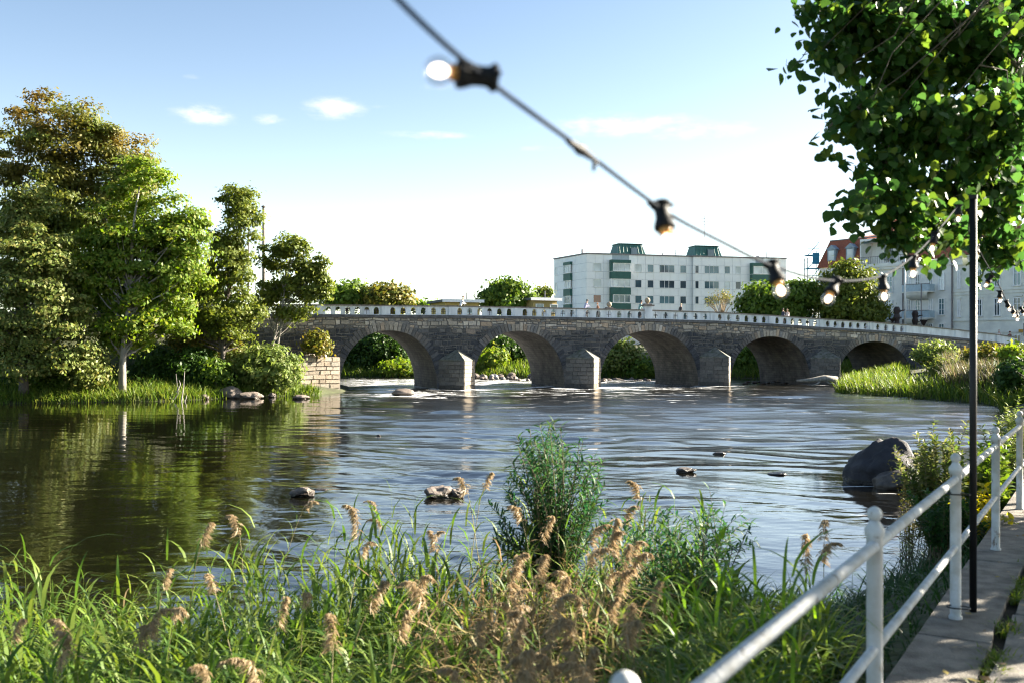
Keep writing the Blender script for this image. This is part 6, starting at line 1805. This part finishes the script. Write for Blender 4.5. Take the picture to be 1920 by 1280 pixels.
def lime_tree(loc, blobs, label, seed, nclump, per, crad, size, parts=0, tr=.2, name='lime_tree'):
    rs = np.random.RandomState(seed); root = empty(name, loc, label, 'tree')
    cl = clumps_in(blobs, nclump, rs, .7)
    # sprays: flat fans of leaves hanging from a twig
    tw = unit(len(cl), rs); tw[:, 2] = -np.abs(tw[:, 2]) * .5 - .12; tw /= np.linalg.norm(tw, axis=1)[:, None]
    sd = np.cross(tw, [0, 0, 1.0]); sd /= np.linalg.norm(sd, axis=1)[:, None] + 1e-9
    t = rs.uniform(-1, 1, (len(cl), per)); s = np.clip(rs.normal(0, .4, (len(cl), per)), -.8, .8); zj = rs.normal(0, .22, (len(cl), per))
    C = (cl[:, None] + (tw[:, None] * t[..., None] + sd[:, None] * s[..., None]) * crad); C[..., 2] += zj * crad
    C = C.reshape(-1, 3); n = len(C)
    ax = np.repeat(tw, per, 0) * .5 + unit(n, rs) * .6; ax[:, 2] -= .45; ax /= np.linalg.norm(ax, axis=1)[:, None]
    nr = unit(n, rs) * .55 + np.array([0, 0, .75]); w = np.cross(ax, nr); w /= np.linalg.norm(w, axis=1)[:, None] + 1e-9; nn = np.cross(w, ax)
    S = size * rs.uniform(.5, 1.3, n)
    V = C[:, None] + (w[:, None] * LEAF_T[None, :, 0:1] + ax[:, None] * LEAF_T[None, :, 1:2] + nn[:, None] * LEAF_T[None, :, 2:3]) * S[:, None, None]
    order = np.arange(n); single = np.array([], int)
    if parts:
        u = C[:, 0] / C[:, 1] * F + 960; v = HOR - (C[:, 2] - CAM_Z) / C[:, 1] * F
        inn = np.where((u > 1480) & (u < 1915) & (v > 5) & (v < 520))[0]
        single = inn[np.argsort(C[inn, 1] / S[inn])][:parts]
    m = np.ones(n, bool); m[single] = False; k = int(m.sum())
    i = np.arange(k)[:, None] * 9; FF = np.concatenate([i + np.array(f)[None] for f in LEAF_F])
    cr = np_mesh('foliage', V[m].reshape(-1, 3), FF, LM_LINDEN, root); cr['kind'] = 'stuff'
    for j in single:
        me = bpy.data.meshes.new('leaf'); me.from_pydata(V[j].tolist(), [], LEAF_F); link('leaf', me, root, LM_LINDEN)
    mb = MB(); base = Vector(loc); top = base + Vector((-.6, -.2, 7.5)); pts = [base - Vector((0, 0, .3))] + [base.lerp(top, q) + Vector((.1 * math.sin(q * 5), .08 * math.cos(q * 4), 0)) for q in (.05, .25, .5, .75, 1)]
    mb.tube(pts, [tr * 1.4, tr * 1.1, tr, tr * .8, tr * .5, tr * .2], 12)
    # main limbs reach into the blobs, twigs leave them for the sprays
    nodes = []
    for (c, r) in blobs:
        if c[2] < 5.0 and parts: nodes.append(Vector(c)); continue
        q = Vector(c); h = rs.uniform(.72, .95); st = base.lerp(top, h); mid = st.lerp(q, .5) + Vector((rs.normal(0, .3), rs.normal(0, .3), .5)); r0 = tr * .14 * (1 - h * .4)
        path = [st.lerp(mid, t).lerp(mid.lerp(q, t), t) + Vector(rs.normal(0, .05, 3)) * (0 < t) for t in [k / 8 for k in range(9)]]
        mb.tube(path, [r0 * (1 - .85 * k / 8) for k in range(9)], 6, cap=False); nodes += path[3:]
    nd = np.array([tuple(v) for v in nodes])
    for j in range(0, len(cl), 2):
        q = Vector(cl[j]); i_ = int(np.argmin(((nd - cl[j]) ** 2).sum(1))); st = nodes[i_]
        if (q - st).length > 1.6: continue
        mid = st.lerp(q, .5) + Vector((0, 0, .08)) + Vector(rs.normal(0, .04, 3)); mb.tube([st, mid, q, q + Vector(tw[j]) * crad], [.007, .005, .0035, .0015], 4, cap=False)
    mb.build('trunk', M_BARK, root, smooth=True)
    return root


def lb(px, py, rx, ry, Y, dep=1.0):
    c = P(px, py, Y); return ((c.x, c.y, c.z), (rx / F * Y, rx / F * Y * dep, ry / F * Y))


bl = [lb(1540, 20, 50, 22, 7.0), lb(1605, 15, 60, 30, 7.2), lb(1530, 108, 34, 20, 7.0), lb(1585, 98, 55, 26, 7.2), lb(1562, 150, 36, 14, 7.0), lb(1640, 60, 60, 38, 7.3), lb(1602, 215, 44, 16, 7.0), lb(1568, 262, 30, 15, 6.9), lb(1640, 240, 60, 22, 7.2), lb(1600, 302, 40, 12, 6.9), lb(1665, 305, 60, 26, 7.1),
      lb(1620, 386, 48, 11, 6.8), lb(1685, 378, 60, 22, 7.0), lb(1700, 440, 46, 22, 7.1), lb(1700, 150, 80, 60, 7.4), lb(1720, 30, 80, 50, 7.5), lb(1740, 250, 80, 60, 7.3), lb(1770, 360, 80, 45, 7.5), lb(1770, 430, 60, 24, 7.4), lb(1820, 90, 110, 90, 7.8), lb(1840, 240, 100, 80, 7.6), lb(1860, 370, 80, 60, 8.0), lb(1880, 455, 50, 28, 8.2), lb(1855, 505, 22, 9, 8.2), lb(1920, 40, 90, 90, 8.2), lb(1930, 240, 80, 120, 8.4), lb(2000, 120, 90, 160, 8.8)]
lime_tree(tuple(along(9.5, -2.6, PATH_Z)), bl, 'leafy lime tree overhanging the quay path from the right', 12, 820, 26, .21, .064, 300, .16)
over = [((1.5, 4.0, 7.6), (2.6, 2.4, .9)), ((4.6, 4.2, 7.2), (2.2, 2.2, .9)), ((2.4, .4, 7.2), (2.8, 2.2, 1.0))]  # crown out of view, added overhead to shade the railing from the sky
lime_tree(tuple(along(2.0, -4.4, PATH_Z)), over, 'unseen lime tree canopy added to shade the near end of the quay path', 15, 420, 26, .34, .11, 0, .22)
bl2 = [((7.4, 10.0, 3.5), (1.3, 1.2, .62)), ((11.4, 18.5, 4.2), (1.4, 2.4, .9)), ((9.4, 10.2, 4.3), (1.4, 1.0, .6))]  # low boughs out of view, placed to shade path and rails
lime_tree(tuple(along(13.0, -4.6, PATH_Z)), bl2, 'unseen second lime tree farther along the path with low boughs placed for shade', 13, 340, 24, .26, .10, 0, .22)
bl3 = [((6.4, 6.3, 4.7), (1.0, 1.0, .8)), ((7.0, 8.4, 3.75), (1.1, 1.9, .72)), ((8.6, 10.4, 4.2), (1.1, 1.6, .7)), ((8.4, 5.4, 5.2), (1.4, 1.1, .8))]  # boughs out of view, placed to shade railing, path and right-hand reeds
lime_tree(tuple(along(5.0, -8.4, PATH_Z)), bl3, 'unseen third lime tree behind the path with boughs placed to shade the railing', 14, 400, 24, .28, .10, 0, .2)
